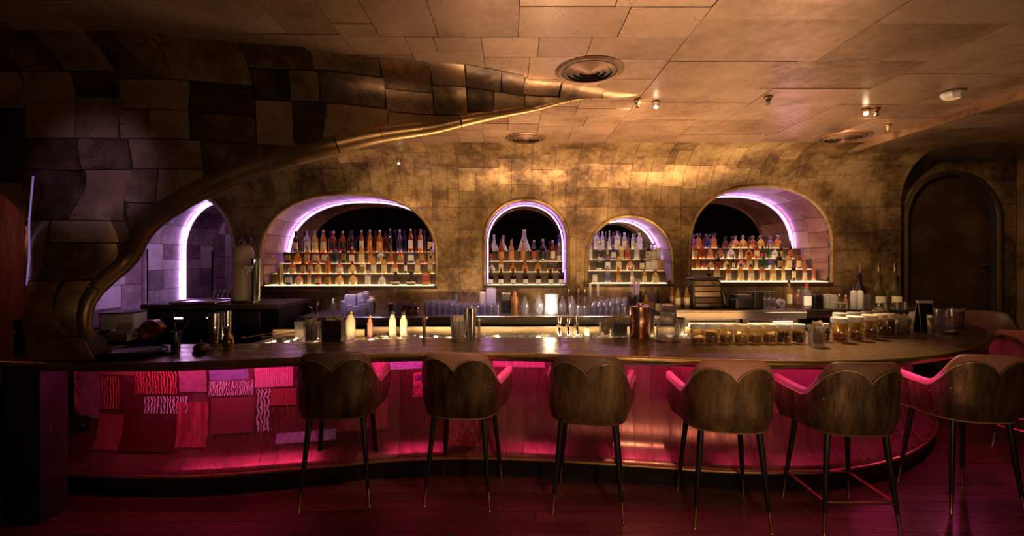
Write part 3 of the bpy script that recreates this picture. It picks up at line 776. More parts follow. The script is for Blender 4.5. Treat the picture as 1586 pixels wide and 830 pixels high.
def make_stool(leather, label, ring=False):
    t = thing('bar_stool', label, 'bar stool', group='bar stools along the counter')
    mb = MB(); N_ = 64; rings = []
    for i in range(N_+1):
        u = -1+2*i/N_; zt = ztop(u); e = .018
        ring_ = [pos(u, z, 0) for z in (.62, .66, .70, .76, lerp(.76, zt, .5), zt-e)]
        ring_ += [pos(u, zt-.004, .010), pos(u, zt, .024), pos(u, zt-.004, .038)]
        ring_ += [pos(u, zt-e, .048), pos(u, lerp(.74, zt, .5), .05), pos(u, .74, .05)]
        rings.append(ring_)
    b = len(mb.v); mb.loft(rings, False)
    for r_ in (rings[0], rings[-1]):
        b = len(mb.v); mb.v += [tuple(p) for p in r_]; mb.f.append(tuple(range(b, b+len(r_))))
    mb.build('backrest', leather, t, smooth=60)
    # underside tray and seat cushion
    MB().rbox((0, -.012, .632), (.48, .42, .03), .16, seg=6).build('seat_base', M['black'], t)
    MB().rbox((0, .0, .705), (.47, .44, .125), .13, seg=6).build('seat', leather, t)
    # bronze plate with a sweetheart top line
    mb = MB(); rings = []; top = []
    for i in range(81):
        u = -.95+1.9*i/80; z1 = zplate(u); top.append(pos(u, z1, -.008))
        zs = [.632, .66, .70, .76, lerp(.76, z1, .33), lerp(.76, z1, .66), z1]
        rings.append([pos(u, .632, .0)]+[pos(u, z, -.007) for z in zs]+[pos(u, z1, .0)])
    mb.loft(rings, False); mb.build('back_plate', M['shell'], t, smooth=60)
    MB().tube(top, .004, 5).build('piping', M['piping'], t)
    for u, dz in ((-.27, .045), (.27, .045), (-.36, .13), (.36, .13), (-.56, .05), (.56, .05)):
        p = pos(u, zplate(u)-dz, -.009)
        MB().lathe([(.0, .006), (.005, .004), (.006, 0)], 8).build('rivet', M['brass'], t, p).rotation_euler = ((p.xy.normalized().to_3d())).to_track_quat('Z', 'Y').to_euler()
    feet = []
    for sx in (-1, 1):
        for sy in (-1, 1):
            a, b = Vector((sx*.175, sy*.165-.005, .645)), Vector((sx*.232, sy*.228, .0)); k = b.lerp(a, .20)
            lg = MB().tube([a, k], [.021, .0135], 10).build('leg', M['leg'], t)
            MB().tube([k, b.lerp(a, .012), b], [.0125, .008, .011], 10).build('ferrule', M['brass'], lg)
            feet.append(b.lerp(a, .30))
    if ring:
        q = [feet[0], feet[2], feet[3], feet[1]]
        for i in range(4): MB().tube([q[i], q[(i+1) % 4]], .009, 8).build('foot_rail', M['copper'], t)
    return t
STOOLS = [(-1.245, 3.315, -8, 'leather_dark', 'dark brown bar stool nearest the column, bronze sweetheart back plate', 0),
 (-.345, 3.33, 9, 'leather', 'tan bar stool, second from the column, bronze sweetheart back plate', 0),
 (.55, 3.215, 13, 'leather_dark', 'dark brown bar stool in the middle, third from the column', 0),
 (1.42, 3.075, 7, 'leather', 'tan bar stool, fourth from the column, turned slightly to show one arm', 0),
 (2.18, 3.03, 2, 'leather_dark', 'dark brown bar stool with copper foot rail, fifth from the column', 1),
 (3.20, 3.25, 4, 'leather', 'tan bar stool turned at the round bar end, sixth from the column', 0),
 (4.72, 4.05, 62, 'leather_red', 'red-seated bar stool with copper foot rail cut off by the picture edge', 1)]
for x, y, a, le, lab, rg_ in STOOLS:
    o = make_stool(M[le], lab, rg_); o.location = (x, y, 0.0012); o.rotation_euler = (0, 0, -math.radians(a)*-1 if False else math.radians(-a))
# low lounge chairs beyond the bar end
for (x, y, a, le, lab) in ((5.56, 5.22, 150, 'leather_dark', 'dark brown stool back facing the bar beyond its round end'), (6.05, 4.62, 110, 'leather_red', 'reddish stool beyond the bar end, half out of the picture')):
    o = make_stool(M[le], lab, 0); o.location = (x, y, .0012); o.rotation_euler = (0, 0, math.radians(a))

# ================================================================ lit bottle steps and bottles
TIERS = {}
def riser(key, zs, label):
    x0, x1, z0, zsp, zt, p, n_ = NICHE[key]; n = len(zs); dep = (p-.10)/n
    t = thing('bottle_steps', label, 'shelf', ((x0+x1)/2, YB, 0), group=None); tiers = []
    for k, z in enumerate(zs):
        ya, yb = .03+dep*k, .03+dep*(k+1)
        # width of the opening at this level
        o = OUT[key]; h = z+.02; xs = [x for x, zz in o if zz >= h]; 
        W = (max(xs)-min(xs) if z > z0+.03 else x1-x0)-.09
        zb = zs[k-1] if k else z0
        if k:
            MB().box((0, ya+.006, (zb+z)/2-.004), (W, .01, z-zb-.012)).build('step_face', M['darkbrown'], t, smooth=0)
        MB().box((0, (ya+yb)/2, z-.006), (W, dep, .010)).build('tread', M['frost'], t, smooth=0)
        MB().box((0, (ya+yb)/2+.02, z-.0006), (W-.01, dep-.05, .0008)).build('light_panel', M['tread'], t, smooth=0)
        tiers.append((YB+ya+dep*.52, z+.0006, (x0+x1)/2-W/2, (x0+x1)/2+W/2))
    MB().box((0, .018, z0+.006), (x1-x0-.08, .012, .010)).build('front_light', M['ledw'], t, smooth=0)
    TIERS[key] = tiers; return t
riser('wide', (1.362, 1.510, 1.648, 1.81), 'four lit steps crowded with bottles in the wide arched niche')
riser('round', (1.371, 1.535, 1.680, 1.83), 'four lit steps of bottles in the round-topped niche')
riser('low', (1.391, 1.552, 1.70, 1.85), 'four lit steps of clear bottles in the low arched niche')
riser('end', (1.411, 1.570, 1.715, 1.87), 'four lit steps of bottles in the arched niche nearest the door')

GL = {'amber': glass('amber_spirit', (.80, .38, .10), (.85, .40, .08), .6), 'gold': glass('pale_gold_spirit', (.92, .70, .32), (.95, .68, .26), .6),
 'red': glass('red_spirit', (.62, .12, .07), (.62, .12, .06), .6), 'dark': glass('dark_glass', (.12, .06, .04), (.05, .025, .02), .45),
 'clear': glass('clear_spirit', (.94, .93, .97), (.85, .82, .95), .35), 'green': glass('green_glass', (.16, .48, .24), (.06, .26, .12), .4),
 'blue': glass('blue_glass', (.22, .26, .80), (.12, .14, .5), .4), 'pink': glass('pink_spirit', (.92, .50, .42), (.9, .5, .4), .55),
 'violet': glass('violet_glass', (.5, .4, .8), (.4, .3, .65), .4), 'wine': glass('wine_green', (.42,.36,.14), (.30,.25,.08), .4), 'wine2': glass('wine_dark', (.16,.08,.16), (.08,.04,.1), .4), 'white': glass('frosted_glass', (.95, .95, 1), (.92, .9, .98), .65)}
PAPER = {'cream': plain('label_cream', (.80, .70, .48), .6), 'white': plain('label_white', (.86, .83, .80), .6), 'red': plain('label_red', (.45, .06, .05), .5),
 'black': plain('label_black', (.02, .018, .02), .5), 'orange': plain('label_orange', (.70, .30, .08), .5), 'blue': plain('label_blue', (.08, .10, .32), .5), 'gold': plain('label_gold', (.55, .38, .14), .4, .6)}
CAPM = {'black': M['dark'], 'gold': M['brass'], 'cork': M['cork'], 'silver': M['chrome'], 'red': plain('cap_red', (.5, .05, .04), .4), 'glass': M['clear2'], 'violet': plain('cap_violet', (.42, .34, .6), .4), 'white': M['white']}
#       kind: body profile (r,z) in metres, square power, label band (z0,z1), cap (r, z0, z1)
SHAPE = {
 'whisky': ([(0, 0), (.037, 0), (.039, .006), (.039, .165), (.034, .19), (.018, .212), (.0145, .225), (.0145, .262)], 0, (.04, .135), (.0155, .262, .292)),
 'slim':   ([(0, 0), (.031, 0), (.033, .006), (.033, .20), (.027, .225), (.0145, .25), (.0135, .29)], 0, (.05, .16), (.0145, .29, .32)),
 'slope':  ([(0, 0), (.040, 0), (.041, .006), (.036, .15), (.022, .21), (.0145, .24), (.014, .27)], 0, (.035, .12), (.0155, .27, .30)),
 'square': ([(0, 0), (.032, 0), (.034, .006), (.034, .145), (.026, .168), (.0135, .18), (.0135, .205)], 6, (.03, .115), (.0165, .205, .235)),
 'squat':  ([(0, 0), (.046, 0), (.049, .008), (.049, .085), (.042, .11), (.018, .128), (.0155, .15)], 0, (.025, .08), (.0175, .15, .175)),
 'pot':    ([(0, 0), (.034, 0), (.050, .02), (.056, .05), (.048, .085), (.026, .105), (.015, .115), (.015, .132)], 0, (.035, .068), (.018, .132, .150)),
 'ball':   ([(0, 0), (.044, 0), (.049, .008), (.050, .06), (.040, .098), (.018, .115), (.014, .135)], 0, (.02, .055), 'ball'),
 'crystal':([(0, 0), (.034, 0), (.036, .006), (.030, .115), (.016, .128), (.014, .14)], 6, None, 'block'),
 'carafe': ([(0, 0), (.060, 0), (.063, .01), (.058, .035), (.030, .09), (.017, .13), (.015, .19), (.020, .225)], 0, None, None),
 'decanter':([(0, 0), (.068, 0), (.072, .008), (.070, .03), (.045, .10), (.024, .155), (.022, .20), (.026, .215)], 0, None, (.022, .215, .235)),
 'ship':   ([(0, 0), (.066, 0), (.070, .01), (.062, .05), (.036, .085), (.02, .10), (.017, .12)], 0, (.02, .045), 'ball'),
 'tall':   ([(0, 0), (.030, 0), (.032, .006), (.032, .20), (.026, .25), (.0145, .29), (.013, .40)], 0, (.04, .13), (.0145, .40, .43)),
 'tube':   ([(0, 0), (.036, 0), (.037, .004), (.037, .255)], 0, (.03, .22), (.038, .255, .285)),
 'box':    ([(0, 0), (.042, 0), (.043, .003), (.043, .150)], 8, (.035, .115), (.0435, .150, .158)),
 'pack':   ([(0, 0), (.034, 0), (.035, .003), (.035, .200)], 8, (.04, .15), (.0355, .200, .208)),
 'tins':   ([(0, 0), (.036, 0), (.038, .006), (.038, .115), (.031, .14), (.0145, .165), (.0135, .215)], 0, (.012, .075), (.015, .215, .245)),
}
BC = {}
def bottle(kind, liq, lab, cap, X, Y, z, label, group, scale=1.):
    key = (kind, liq, lab, cap); prof, sq, band, cp = SHAPE[kind]; rz = PI/4 if False else 0
    if key not in BC:
        opaque = kind in ('box', 'pack', 'tube')
        body = MB().lathe(prof, 20 if sq else 14, sq=sq).mesh('glass_body', (PAPER.get(liq) or plain('carton_'+liq, (.4, .2, .08), .5)) if opaque else GL[liq], 50); parts = [('carton' if opaque else 'glass_body', body)]
        if band and lab:
            za, zb = band; rr = lambda z: next(lerp(a[0], b[0], (z-a[1])/(b[1]-a[1])) for a, b in zip(prof[1:], prof[2:]) if b[1] > a[1] and z <= b[1])
            mb = MB().lathe([(rr(lerp(za, zb, k/3))+.0012, lerp(za, zb, k/3)) for k in range(4)], 16, sq=sq, a0=-PI/2-1.25, a1=-PI/2+1.25, close=False)
            parts.append(('paper_label', mb.mesh('paper_label', PAPER[lab], 60)))
        zt = prof[-1][1]
        if cp == 'ball': mb = MB().lathe([(.012, zt-.004), (.012, zt+.006), (.022, zt+.016), (.025, zt+.028), (.018, zt+.044), (0, zt+.050)], 12)
        elif cp == 'block': mb = MB().lathe([(.012, zt-.004), (.014, zt+.008), (.026, zt+.014), (.026, zt+.046), (0, zt+.050)], 20, sq=6)
        elif cp: mb = MB().lathe([(cp[0], cp[1]-.006), (cp[0], cp[2]-.003), (cp[0]*.9, cp[2]), (0, cp[2])], 20 if opaque and sq else 12, sq=sq if opaque else 0)
        else: mb = None
        if mb and cap: parts.append(('cap' if cp not in ('ball', 'block') else 'stopper', mb.mesh('cap', CAPM.get(cap) or PAPER[cap], 50)))
        BC[key] = parts
    t = thing('bottle' if kind not in ('box', 'pack', 'tube') else 'bottle_carton', label, 'bottle' if kind not in ('box', 'pack', 'tube') else 'carton', (X, Y, z), R.uniform(-.15, .15) if not sq else R.uniform(-.06, .06), group)
    t.scale = (scale,)*3
    for n_, me in BC[key]: link(n_, me, t)
    return t
LOOK = {'whisky': 'round-shouldered', 'slim': 'slim', 'slope': 'sloping', 'square': 'square', 'squat': 'squat', 'pot': 'round-bellied', 'ball': 'round stoppered', 'crystal': 'square stoppered', 'carafe': 'clear-necked', 'decanter': 'big wide', 'ship': 'broad-based', 'tall': 'very tall', 'tube': 'tall round', 'box': 'short', 'pack': 'upright', 'tins': 'straight-necked'}
COLN = {'amber': 'amber', 'gold': 'pale gold', 'red': 'red-brown', 'dark': 'dark', 'clear': 'clear', 'green': 'green', 'blue': 'blue', 'pink': 'pink', 'violet': 'violet', 'white': 'frosted white', 'cream': 'cream', 'orange': 'orange', 'black': 'black'}
TN = ('bottom step', 'second step', 'third step', 'top step')
def row(key, tier, spec, where):
    "SPEC: px kind liquid label cap [scale]; ordered along the step"
    Y, z, xa, xb = TIERS[key][tier]; items = []
    for ln in spec.strip().split(';'):
        p = ln.split(); sc = float(p[5]) if len(p) > 5 else 1.
        r = max(q[0] for q in SHAPE[p[1]][0])*sc; items.append([(float(p[0])-CX)/FP*Y, r, p, sc])
    items.sort(key=lambda q: q[0])
    for _ in range(60):
        for a, b in zip(items, items[1:]):
            o = a[1]+b[1]+.006-(b[0]-a[0])
            if o > 0: a[0] -= o/2; b[0] += o/2
        for a in items: a[0] = min(max(a[0], xa+a[1]+.004), xb-a[1]-.004)
    for i, (x, r, p, sc) in enumerate(items):
        noun = 'carton' if p[1] in ('box', 'pack', 'tube') else 'bottle'
        lb = f"{COLN[p[2]]} {LOOK[p[1]]} {noun}, {ORD[i]} from left, {TN[tier]}, {where}"
        bottle(p[1], p[2], p[3] if p[3] != '-' else None, p[4] if p[4] != '-' else None, x, Y, z+.0005, lb, 'bottles in the '+where, sc)
W1 = 'wide niche'
row('wide', 3, "458 whisky dark cream black 1.05;476 whisky clear white violet 1.08;488 whisky gold cream violet 1.08;501 whisky amber cream silver 1.1;517 whisky red black violet 1.05;531 whisky red black violet 1.05;545 whisky dark black black 1.08;560 slim red cream violet;573 slim amber orange violet 1.02;588 whisky amber orange silver 1.1;604 slope dark black silver 1.15;619 slim violet black violet 1.03;636 slim red white gold 1.05;651 slim amber white silver 1.05;667 whisky dark cream cork 1.08", W1)
row('wide', 2, "447 box black gold black;461 squat amber - cork;476 square amber cream cork;490 box red cream red;504 box red white red;519 pack blue black blue .9;533 pack black gold black .9;545 square red white violet;560 square gold cream violet 1.1;574 whisky amber orange cork .85;590 squat clear gold silver 1.1;606 slope amber red gold .8;621 box red gold red;637 box blue white blue;654 box red gold red .95;668 square gold cream black", W1)
row('wide', 1, "453 squat amber cream cork;470 square red cream gold .9;481 square amber white black .9;493 squat gold cream cork .95;508 square amber orange gold;526 squat pink white gold;546 pot gold cream black;562 box cream gold cream .8;579 square gold white cork;595 square gold cream black;612 squat amber cream gold;628 slim dark white black .7;647 square gold cream gold;667 square gold cream black 1.05", W1)
row('wide', 0, "434 tube cream gold cream;448 box blue white blue .9;463 pot pink cream cork;479 slim gold cream gold .65;493 box red cream red .8;508 box orange gold black .75;526 pot gold cream gold;547 pot gold cream gold 1.08;570 square clear white silver;592 pot clear cream gold .95;613 ship dark cream black 1.0;637 ship dark cream black 1.04;660 box orange red black 1.15", W1)
W2 = 'round-topped niche'
row('round', 3, "766 carafe clear - -;779 carafe clear - - .95;793 slim blue - violet .5;812 decanter clear - silver 1.25;870 slim violet white violet .7", W2)
row('round', 2, "760 tall dark red - .78;776 slope red orange black 1.05;792 whisky pink orange cork;810 slim pink orange gold .9;827 whisky dark red silver;841 whisky dark black silver 1.05;856 whisky red cream violet;870 tins pink white white", W2)
row('round', 1, "759 pot clear white silver .82;776 square gold cream cork .9;794 pot amber orange cork .82;813 squat amber orange gold .9;833 squat amber orange gold .9;852 pot dark orange gold .82;870 pot dark red black .82", W2)
row('round', 0, "758 tins dark white gold .9;776 tins dark white gold .9;795 tins dark white gold .9;814 tins dark white gold .9;834 tins dark white gold .9;853 tins dark white gold .9;871 tins dark white gold .9", W2)
W3 = 'low arched niche'
row('low', 3, "924 square white white glass 1.05;933 slim white white white .8;944 tall white - white .62;956 square white white glass 1.1;967 square clear white silver;980 slim white white violet .7;990 square white - white 1.0;1016 carafe clear - - .7", W3)
row('low', 2, "914 slim white white white .9;929 square clear black silver 1.1;941 tall white - white .6;950 square blue white violet .9;962 pack cream gold cream .9;972 whisky pink red gold .85;986 square white - white;1004 square dark cream black;1017 square clear cream silver;1029 pack cream white cream .8", W3)
row('low', 1, "912 tall gold cream white .55;928 square clear black silver;941 square violet white silver;958 square gold cream black;976 pot pink cream gold 1.05;994 square dark cream black .9;1010 square clear white silver 1.05;1024 box cream white gold;1036 box orange gold orange .95", W3)
row('low', 0, "921 box cream white cream .7;941 square clear blue cork .95;958 square amber gold gold .9;979 slope white white silver .7;998 square gold cream gold .8;1015 squat gold cream gold", W3)
W4 = 'door-side niche'
row('end', 3, "1073 crystal violet - glass 1.1;1081 crystal pink - glass 1.15;1096 crystal blue - glass 1.1;1105 crystal pink - glass 1.15;1140 ball pink gold glass;1150 ball gold gold glass 1.05;1166 ball red gold glass;1178 ball gold gold glass 1.05;1193 ball violet gold glass;1204 ball amber gold glass 1.05", W4)
row('end', 2, "1076 square amber cream gold;1087 square amber red gold;1100 crystal pink - glass;1115 pot red cream cork;1132 ball white white glass 1.1;1147 whisky pink cream red .7;1160 ball amber gold glass;1171 square red cream black;1181 squat dark red black;1190 slim green - green .6;1200 ball clear white glass;1210 slim dark green black .7;1224 slim dark red red .8".replace('- green', '- black').replace('dark green', 'dark gold'), W4)
row('end', 1, "1070 slope amber red gold .6;1081 slope amber orange gold .65;1090 pot red cream red .7;1101 pot pink cream cork .8;1112 square dark red black .9;1125 squat gold cream gold .8;1136 slim dark cream black .55;1148 pot pink white cork;1160 square amber cream black;1171 slim gold cream black .6;1183 slope green - black .75;1195 ball blue white glass;1207 square dark gold black;1221 square gold cream gold;1237 square red cream black", W4)
row('end', 0, "1098 tins dark cream gold .8;1110 square gold cream gold;1128 square amber white black .95;1147 square gold cream gold;1163 square gold white black .95;1180 square amber cream black;1197 square gold cream silver .95;1213 slim gold cream gold .75;1229 slim dark cream black .85;1246 tall pink cream cork .9;1260 tall pink - cork .72", W4)

# ================================================================ things on the bar and back counters
ZB = 1.0505
def px2m(p, w): return w*p.y/FP
def tumbler(name, label, p, w, h, m='clear', cut=False, group=None, cat='glass', fill=None, fl=.5, sides=16):
    t = thing(name, label, cat, p, group=group); r = w/2
    pr = [(0, .0), (r*.82, 0), (r*.86, .004), (r, h), (r-.003, h), (r*.82, .014), (0, .014)]
    if cut:
        mb = MB(); rings = []
        for q, (a, z) in enumerate(pr): rings.append([(a*(1+.05*(k % 2))*math.cos(2*PI*k/20), a*(1+.05*(k % 2))*math.sin(2*PI*k/20), z) for k in range(20)])
        mb.loft(rings); mb.build('glass_body', M[m], t, smooth=20)
    else: MB().lathe(pr, sides).build('glass_body', M[m], t)
    if fill: MB().lathe([(0, .016), (r*.78, .016), (r*.84, h*fl), (0, h*fl)], sides).build('contents', M[fill], t)
    return t
def napkin_glass(label, px, py, w, h):
    p = on(px, py, ZB); t = tumbler('napkin_glass', label, p, px2m(p, w), px2m(p, h)*.9, 'clear2', True)
    r = px2m(p, w)/2; h_ = px2m(p, h); mb = MB()
    for k, (a, hh) in enumerate(((0, 1.12), (2.1, 1.0), (4.2, 1.08))):
        c, s_ = math.cos(a), math.sin(a); q = r*.62
        for z0, z1 in ((.02, hh*h_),):
            P = [(-q, -q*.5), (q, -q*.5), (q*.8, q*.2), (-q*.9, q*.2)]
            lo = [(x*c-y*s_, x*s_+y*c, z0) for x, y in P]; hi = [(x*c*1.15-y*s_*1.1, x*s_*1.15+y*c*1.1, z1*(1-.16*(i % 2))) for i, (x, y) in enumerate(P)]
            mb.loft([lo, hi], True, True)
    o = mb.build('folded_napkins', M['linen'], t, smooth=0); o['kind'] = 'stuff'; return t
def lathe_thing(name, label, cat, p, parts, group=None, seg=16, rz=0):
    t = thing(name, label, cat, p, rz, group)
    for n_, prof, m in parts: MB().lathe(prof, seg).build(n_, M[m] if isinstance(m, str) else m, t)
    return t

# far end by the column
p = on(192, 527, ZB); t = thing('paper_stack', 'cream paper napkin stack in a shallow box beside the column', 'napkins', (p.x-.03, p.y, ZB), .2)
MB().box((0, 0, .03), (.17, .14, .06)).build('box', M['cream'], t, smooth=0); MB().box((.02, -.01, .075), (.13, .11, .03), .25).build('paper', M['white'], t, smooth=0)
MB().add([(-.02, -.03, .09), (.10, -.05, .09), (.12, -.05, .15), (.0, -.02, .15), (-.02, -.024, .09), (.10, -.044, .09), (.12, -.044, .15), (.0, -.014, .15)], [(0, 1, 2, 3), (7, 6, 5, 4), (0, 4, 5, 1), (1, 5, 6, 2), (2, 6, 7, 3), (3, 7, 4, 0)]).build('folded_sheet', M['linen'], t, smooth=0)
p = at(192, 508, 4.55); t = thing('storage_box', 'grey perforated box with open top in the column corner', 'box', (p.x, p.y, 0), .25)
z = p.z
MB().rbox((0, 0, z+.08), (.30, .24, .16), .02).build('body', M['lilac_box'], t); MB().box((0, 0, z+.163), (.31, .25, .012)).build('lid_rim', M['steel_dark'], t, smooth=0)
MB().box((0, 0, z/2), (.34, .30, z-.002)).build('stand', M['black'], t, smooth=0)
p = on(228, 524, ZB); t = thing('copper_mug', 'round copper mug lying on its side behind the black tray', 'mug', (p.x+.05, p.y, ZB))
o = MB().lathe([(0, -.07), (.055, -.07), (.075, -.05), (.08, .0), (.078, .06), (.074, .06), (.075, 0), (.07, -.045), (0, -.06)], 20).build('cup', M['copper'], t, (0, 0, .08)); o.rotation_euler = (PI/2, 0, .3)
MB().tube([(.078*math.cos(a), -.01, .08+.078*math.sin(a)) for a in [k*PI/8 for k in range(-1, 10)]], .006, 8).build('rim_wire', M['brass'], t)
p = on(205, 549, ZB); t = thing('serving_tray', 'large round black tray stacked on the bar end by the column', 'tray', p)
MB().lathe([(0, 0), (.17, 0), (.20, .012), (.21, .028), (.203, .028), (.19, .016), (0, .012)], 32).build('tray', M['dark'], t)
MB().lathe([(0, .014), (.15, .014), (.175, .03), (.17, .044), (.16, .032), (0, .026)], 32).build('upper_tray', M['dark'], t)
p = on(246, 546, ZB); lathe_thing('ashtray', 'small dark dish with brass rim at the tray edge', 'dish', (p.x+.10, p.y-.02, ZB), [('bowl', [(0, 0), (.035, 0), (.045, .016), (.041, .016), (.03, .006), (0, .006)], 'dark'), ('rim', [(.041, .015), (.046, .015), (.046, .019), (.041, .019)], 'brass')])
p = on(272, 538, ZB); t = thing('tool_cup', 'dark metal cup holding bar tongs beside the service bell', 'cup', p)
MB().lathe([(0, 0), (.03, 0), (.034, .12), (.031, .12), (.028, .006), (0, .006)], 16).build('cup', M['steel_dark'], t)
for a, (dx, dz, m) in enumerate(((.10, .20, 'chrome'), (.075, .17, 'steel'), (-.02, .18, 'brass'))): MB().tube([(0.004*a, 0.006*a, .02), (dx, .01*a, dz)], .004, 6).build('tongs', M[m], t)
p = on(312, 545, ZB); lathe_thing('service_bell', 'dark bronze service bell on the counter by steel shakers', 'bell', p, [('base', [(0, 0), (.055, 0), (.058, .012), (0, .014)], 'dark'), ('dome', [(.05, .016), (.05, .03), (.044, .048), (.028, .062), (0, .068)], 'front'), ('plunger', [(.006, .066), (.006, .082), (.010, .088), (0, .092)], 'brass')], seg=24)
for k, (px, py, w, h, lb) in enumerate(((332, 531, 17, 46, 'wide-mouthed steel cocktail shaker nearest the service bell'), (343, 526, 14, 44, 'second steel cocktail shaker, behind the first'), (352, 529, 12, 48, 'slimmest of the three steel cocktail shakers'))):
    p = on(px, py, ZB); u = px2m(p, w)/2; h_ = px2m(p, h)
    lathe_thing('cocktail_shaker', lb, 'shaker', p, [('tin', [(0, 0), (u*.75, 0), (u*.78, .004), (u, h_*.62), (u, h_), (u-.003, h_), (u*.9, h_*.6), (0, .01)], 'steel'), ('band', [(u*.86, h_*.52), (u*1.03, h_*.52), (u*1.03, h_*.56), (u*.86, h_*.56)], 'chrome')], group='steel shakers by the bell')
p = on(357, 534, ZB); lathe_thing('oil_bottle', 'small gold stoppered flask beside the steel shakers', 'flask', (p.x+.02, p.y-.06, ZB), [('body', [(0, 0), (.035, 0), (.04, .02), (.036, .075), (.016, .10), (.014, .13)], 'brass'), ('stopper', [(.012, .128), (.02, .135), (.018, .15), (0, .155)], 'chrome')])
for k, (a, b, lb) in enumerate((((395, 528), .24, 'long bar spoon leaning over the well by the flask'), ((425, 527), .30, 'pair of tongs lying across the well rim near the napkin glass'))):
    p = on(a[0], a[1]-2, ZB); t = thing('bar_spoon', lb, 'spoon', (p.x, p.y+.06, ZB))
    MB().tube([(-.12, 0, .006), (b*.5, .03, .045)], .004, 6).build('stem', M['brass'], t); MB().lathe([(0, 0), (.014, .004), (.016, .01), (0, .014)], 10).build('bowl', M['brass'], t, (-.13, 0, 0))
napkin_glass('cut rocks glass stuffed with folded napkins beside the black garnish box', 484, 530, 26, 34)
for k, (px, py, lb) in enumerate(((500, 518, 'rocks glass half hidden behind the first napkin glass'), (468, 518, 'low glass at the far rim behind the first napkin glass'))):
    p = on(px, py+7, ZB); tumbler('rocks_glass', lb, (p.x-.03, p.y+.03, p.z), px2m(p, 17), px2m(p, 26), 'clear2', True)
p = on(517, 527, ZB); t = thing('garnish_box', 'open black box filled with fruit garnish and picks', 'box', p, .03)
mb = MB()
for (x, y, w_, d_) in ((0, -.055, .15, .006), (0, .055, .15, .006), (-.075, 0, .006, .116), (.075, 0, .006, .116)): mb.box((x, y, .085), (w_, d_, .17))
mb.box((0, 0, .003), (.15, .11, .006)); mb.build('case', M['black'], t, smooth=0)
rg = random.Random(31)
for k in range(16): MB().lathe([(0, 0), (.018, .008), (.02, .02), (.012, .034), (0, .038)], 8).build('fruit', M[rg.choice(('lemon', 'cherry', 'leafy', 'lemon'))], t, (rg.uniform(-.055, .055), rg.uniform(-.035, .035), .135+rg.uniform(0, .02)))
MB().box((0, 0, .12), (.142, .104, .03)).build('filling', M['leafy'], t, smooth=0)
for dx in (-.02, .045, .07): MB().tube([(dx, 0, .13), (dx+.03, .01, .215)], .003, 5).build('pick', M['dark'], t)

# in and over the first wells
def small_bottle(px, py, h, m, cap, lb, w=11, Y=4.15):
    p = at(px, py, Y); zb = .868; H = HC-(py-h-HY)/FP*Y-zb; r = px2m(p, w)/2
    lathe_thing('mixer_bottle', lb, 'bottle', (p.x, Y, zb), [('body', [(0, 0), (r, 0), (r, H*.78), (r*.55, H*.88), (r*.5, H*.93)], m), ('cap', [(r*.6, H*.92), (r*.6, H), (0, H)], 'dark' if cap else 'brass')], group='mixer bottles in the ice well')
small_bottle(608, 508, 26, 'linen', 1, 'cream bottle with black cap in the bright ice well, first of two')
small_bottle(625, 510, 27, 'linen', 1, 'cream bottle with black cap nearest the faucet in the bright ice well')
small_bottle(573, 508, 20, 'leather_red', 0, 'small pink bottle in the middle of the bright ice well', 8)
small_bottle(543, 508, 26, 'linen', 0, 'pale peach bottle in the ice well next to the garnish box', 14)
p = at(563, 522, 4.05)
for k, (dx, dy) in enumerate(((0, 0), (.10, .05), (.19, 0), (.27, .06), (.38, .02))):
    t = thing('fruit_tub', f"round tub of cut lemon in the bright ice well, {ORD[k]} from the garnish box", 'tub', (p.x+dx, p.y+dy, .90), group='garnish tubs in the well')
    MB().lathe([(0, 0), (.035, 0), (.042, .09), (.038, .09), (.03, .01), (0, .01)], 14).build('tub', M['white'], t); MB().lathe([(0, .06), (.037, .07), (.03, .095), (.012, .11), (0, .112)], 10).build('fruit', M[('lemon', 'lemon', 'cream', 'lemon', 'nut')[k]], t)
p = on(657, 525, ZB); t = thing('faucet', 'slim chrome faucet standing at the counter rim', 'faucet', p)
MB().lathe([(0, 0), (.022, 0), (.022, .01), (.013, .016), (.013, .13), (.016, .135), (.016, .16), (0, .165)], 14).build('post', M['chrome'], t)
MB().tube([(0, 0, .14), (0, .03, .175), (0, .09, .175), (0, .11, .15)], .008, 8).build('spout', M['chrome'], t); MB().tube([(0, 0, .15), (.04, -.01, .185)], .005, 8).build('lever', M['chrome'], t)
napkin_glass('cut glass of folded napkins in front of the mixing tins', 710, 528, 24, 36)
for px, py, w, h, lb in ((731, 527, 13, 50, 'tall polished steel mixing tin beside the second napkin glass'), (703, 522, 11, 34, 'steel mixing tin behind the second napkin glass'), (722, 521, 10, 44, 'narrow steel tin between napkin glass and tall tin')):
    p = on(px, py, ZB); u = px2m(p, w)/2; h_ = px2m(p, h); lathe_thing('mixing_tin', lb, 'shaker', p, [('tin', [(0, 0), (u*.8, 0), (u, h_), (u-.003, h_), (u*.78, .006), (0, .006)], 'steel'), ('rim', [(u, h_-.004), (u+.003, h_-.002), (u, h_)], 'chrome')], group='mixing tins by the napkin glass')
p = on(742, 524, ZB); lathe_thing('muddler', 'pale wooden muddler standing beside the tall mixing tin', 'muddler', p, [('handle', [(0, 0), (.012, 0), (.010, .10), (.008, .14)], 'cork'), ('knob', [(.008, .138), (.014, .15), (.012, .165), (0, .17)], 'candle')])
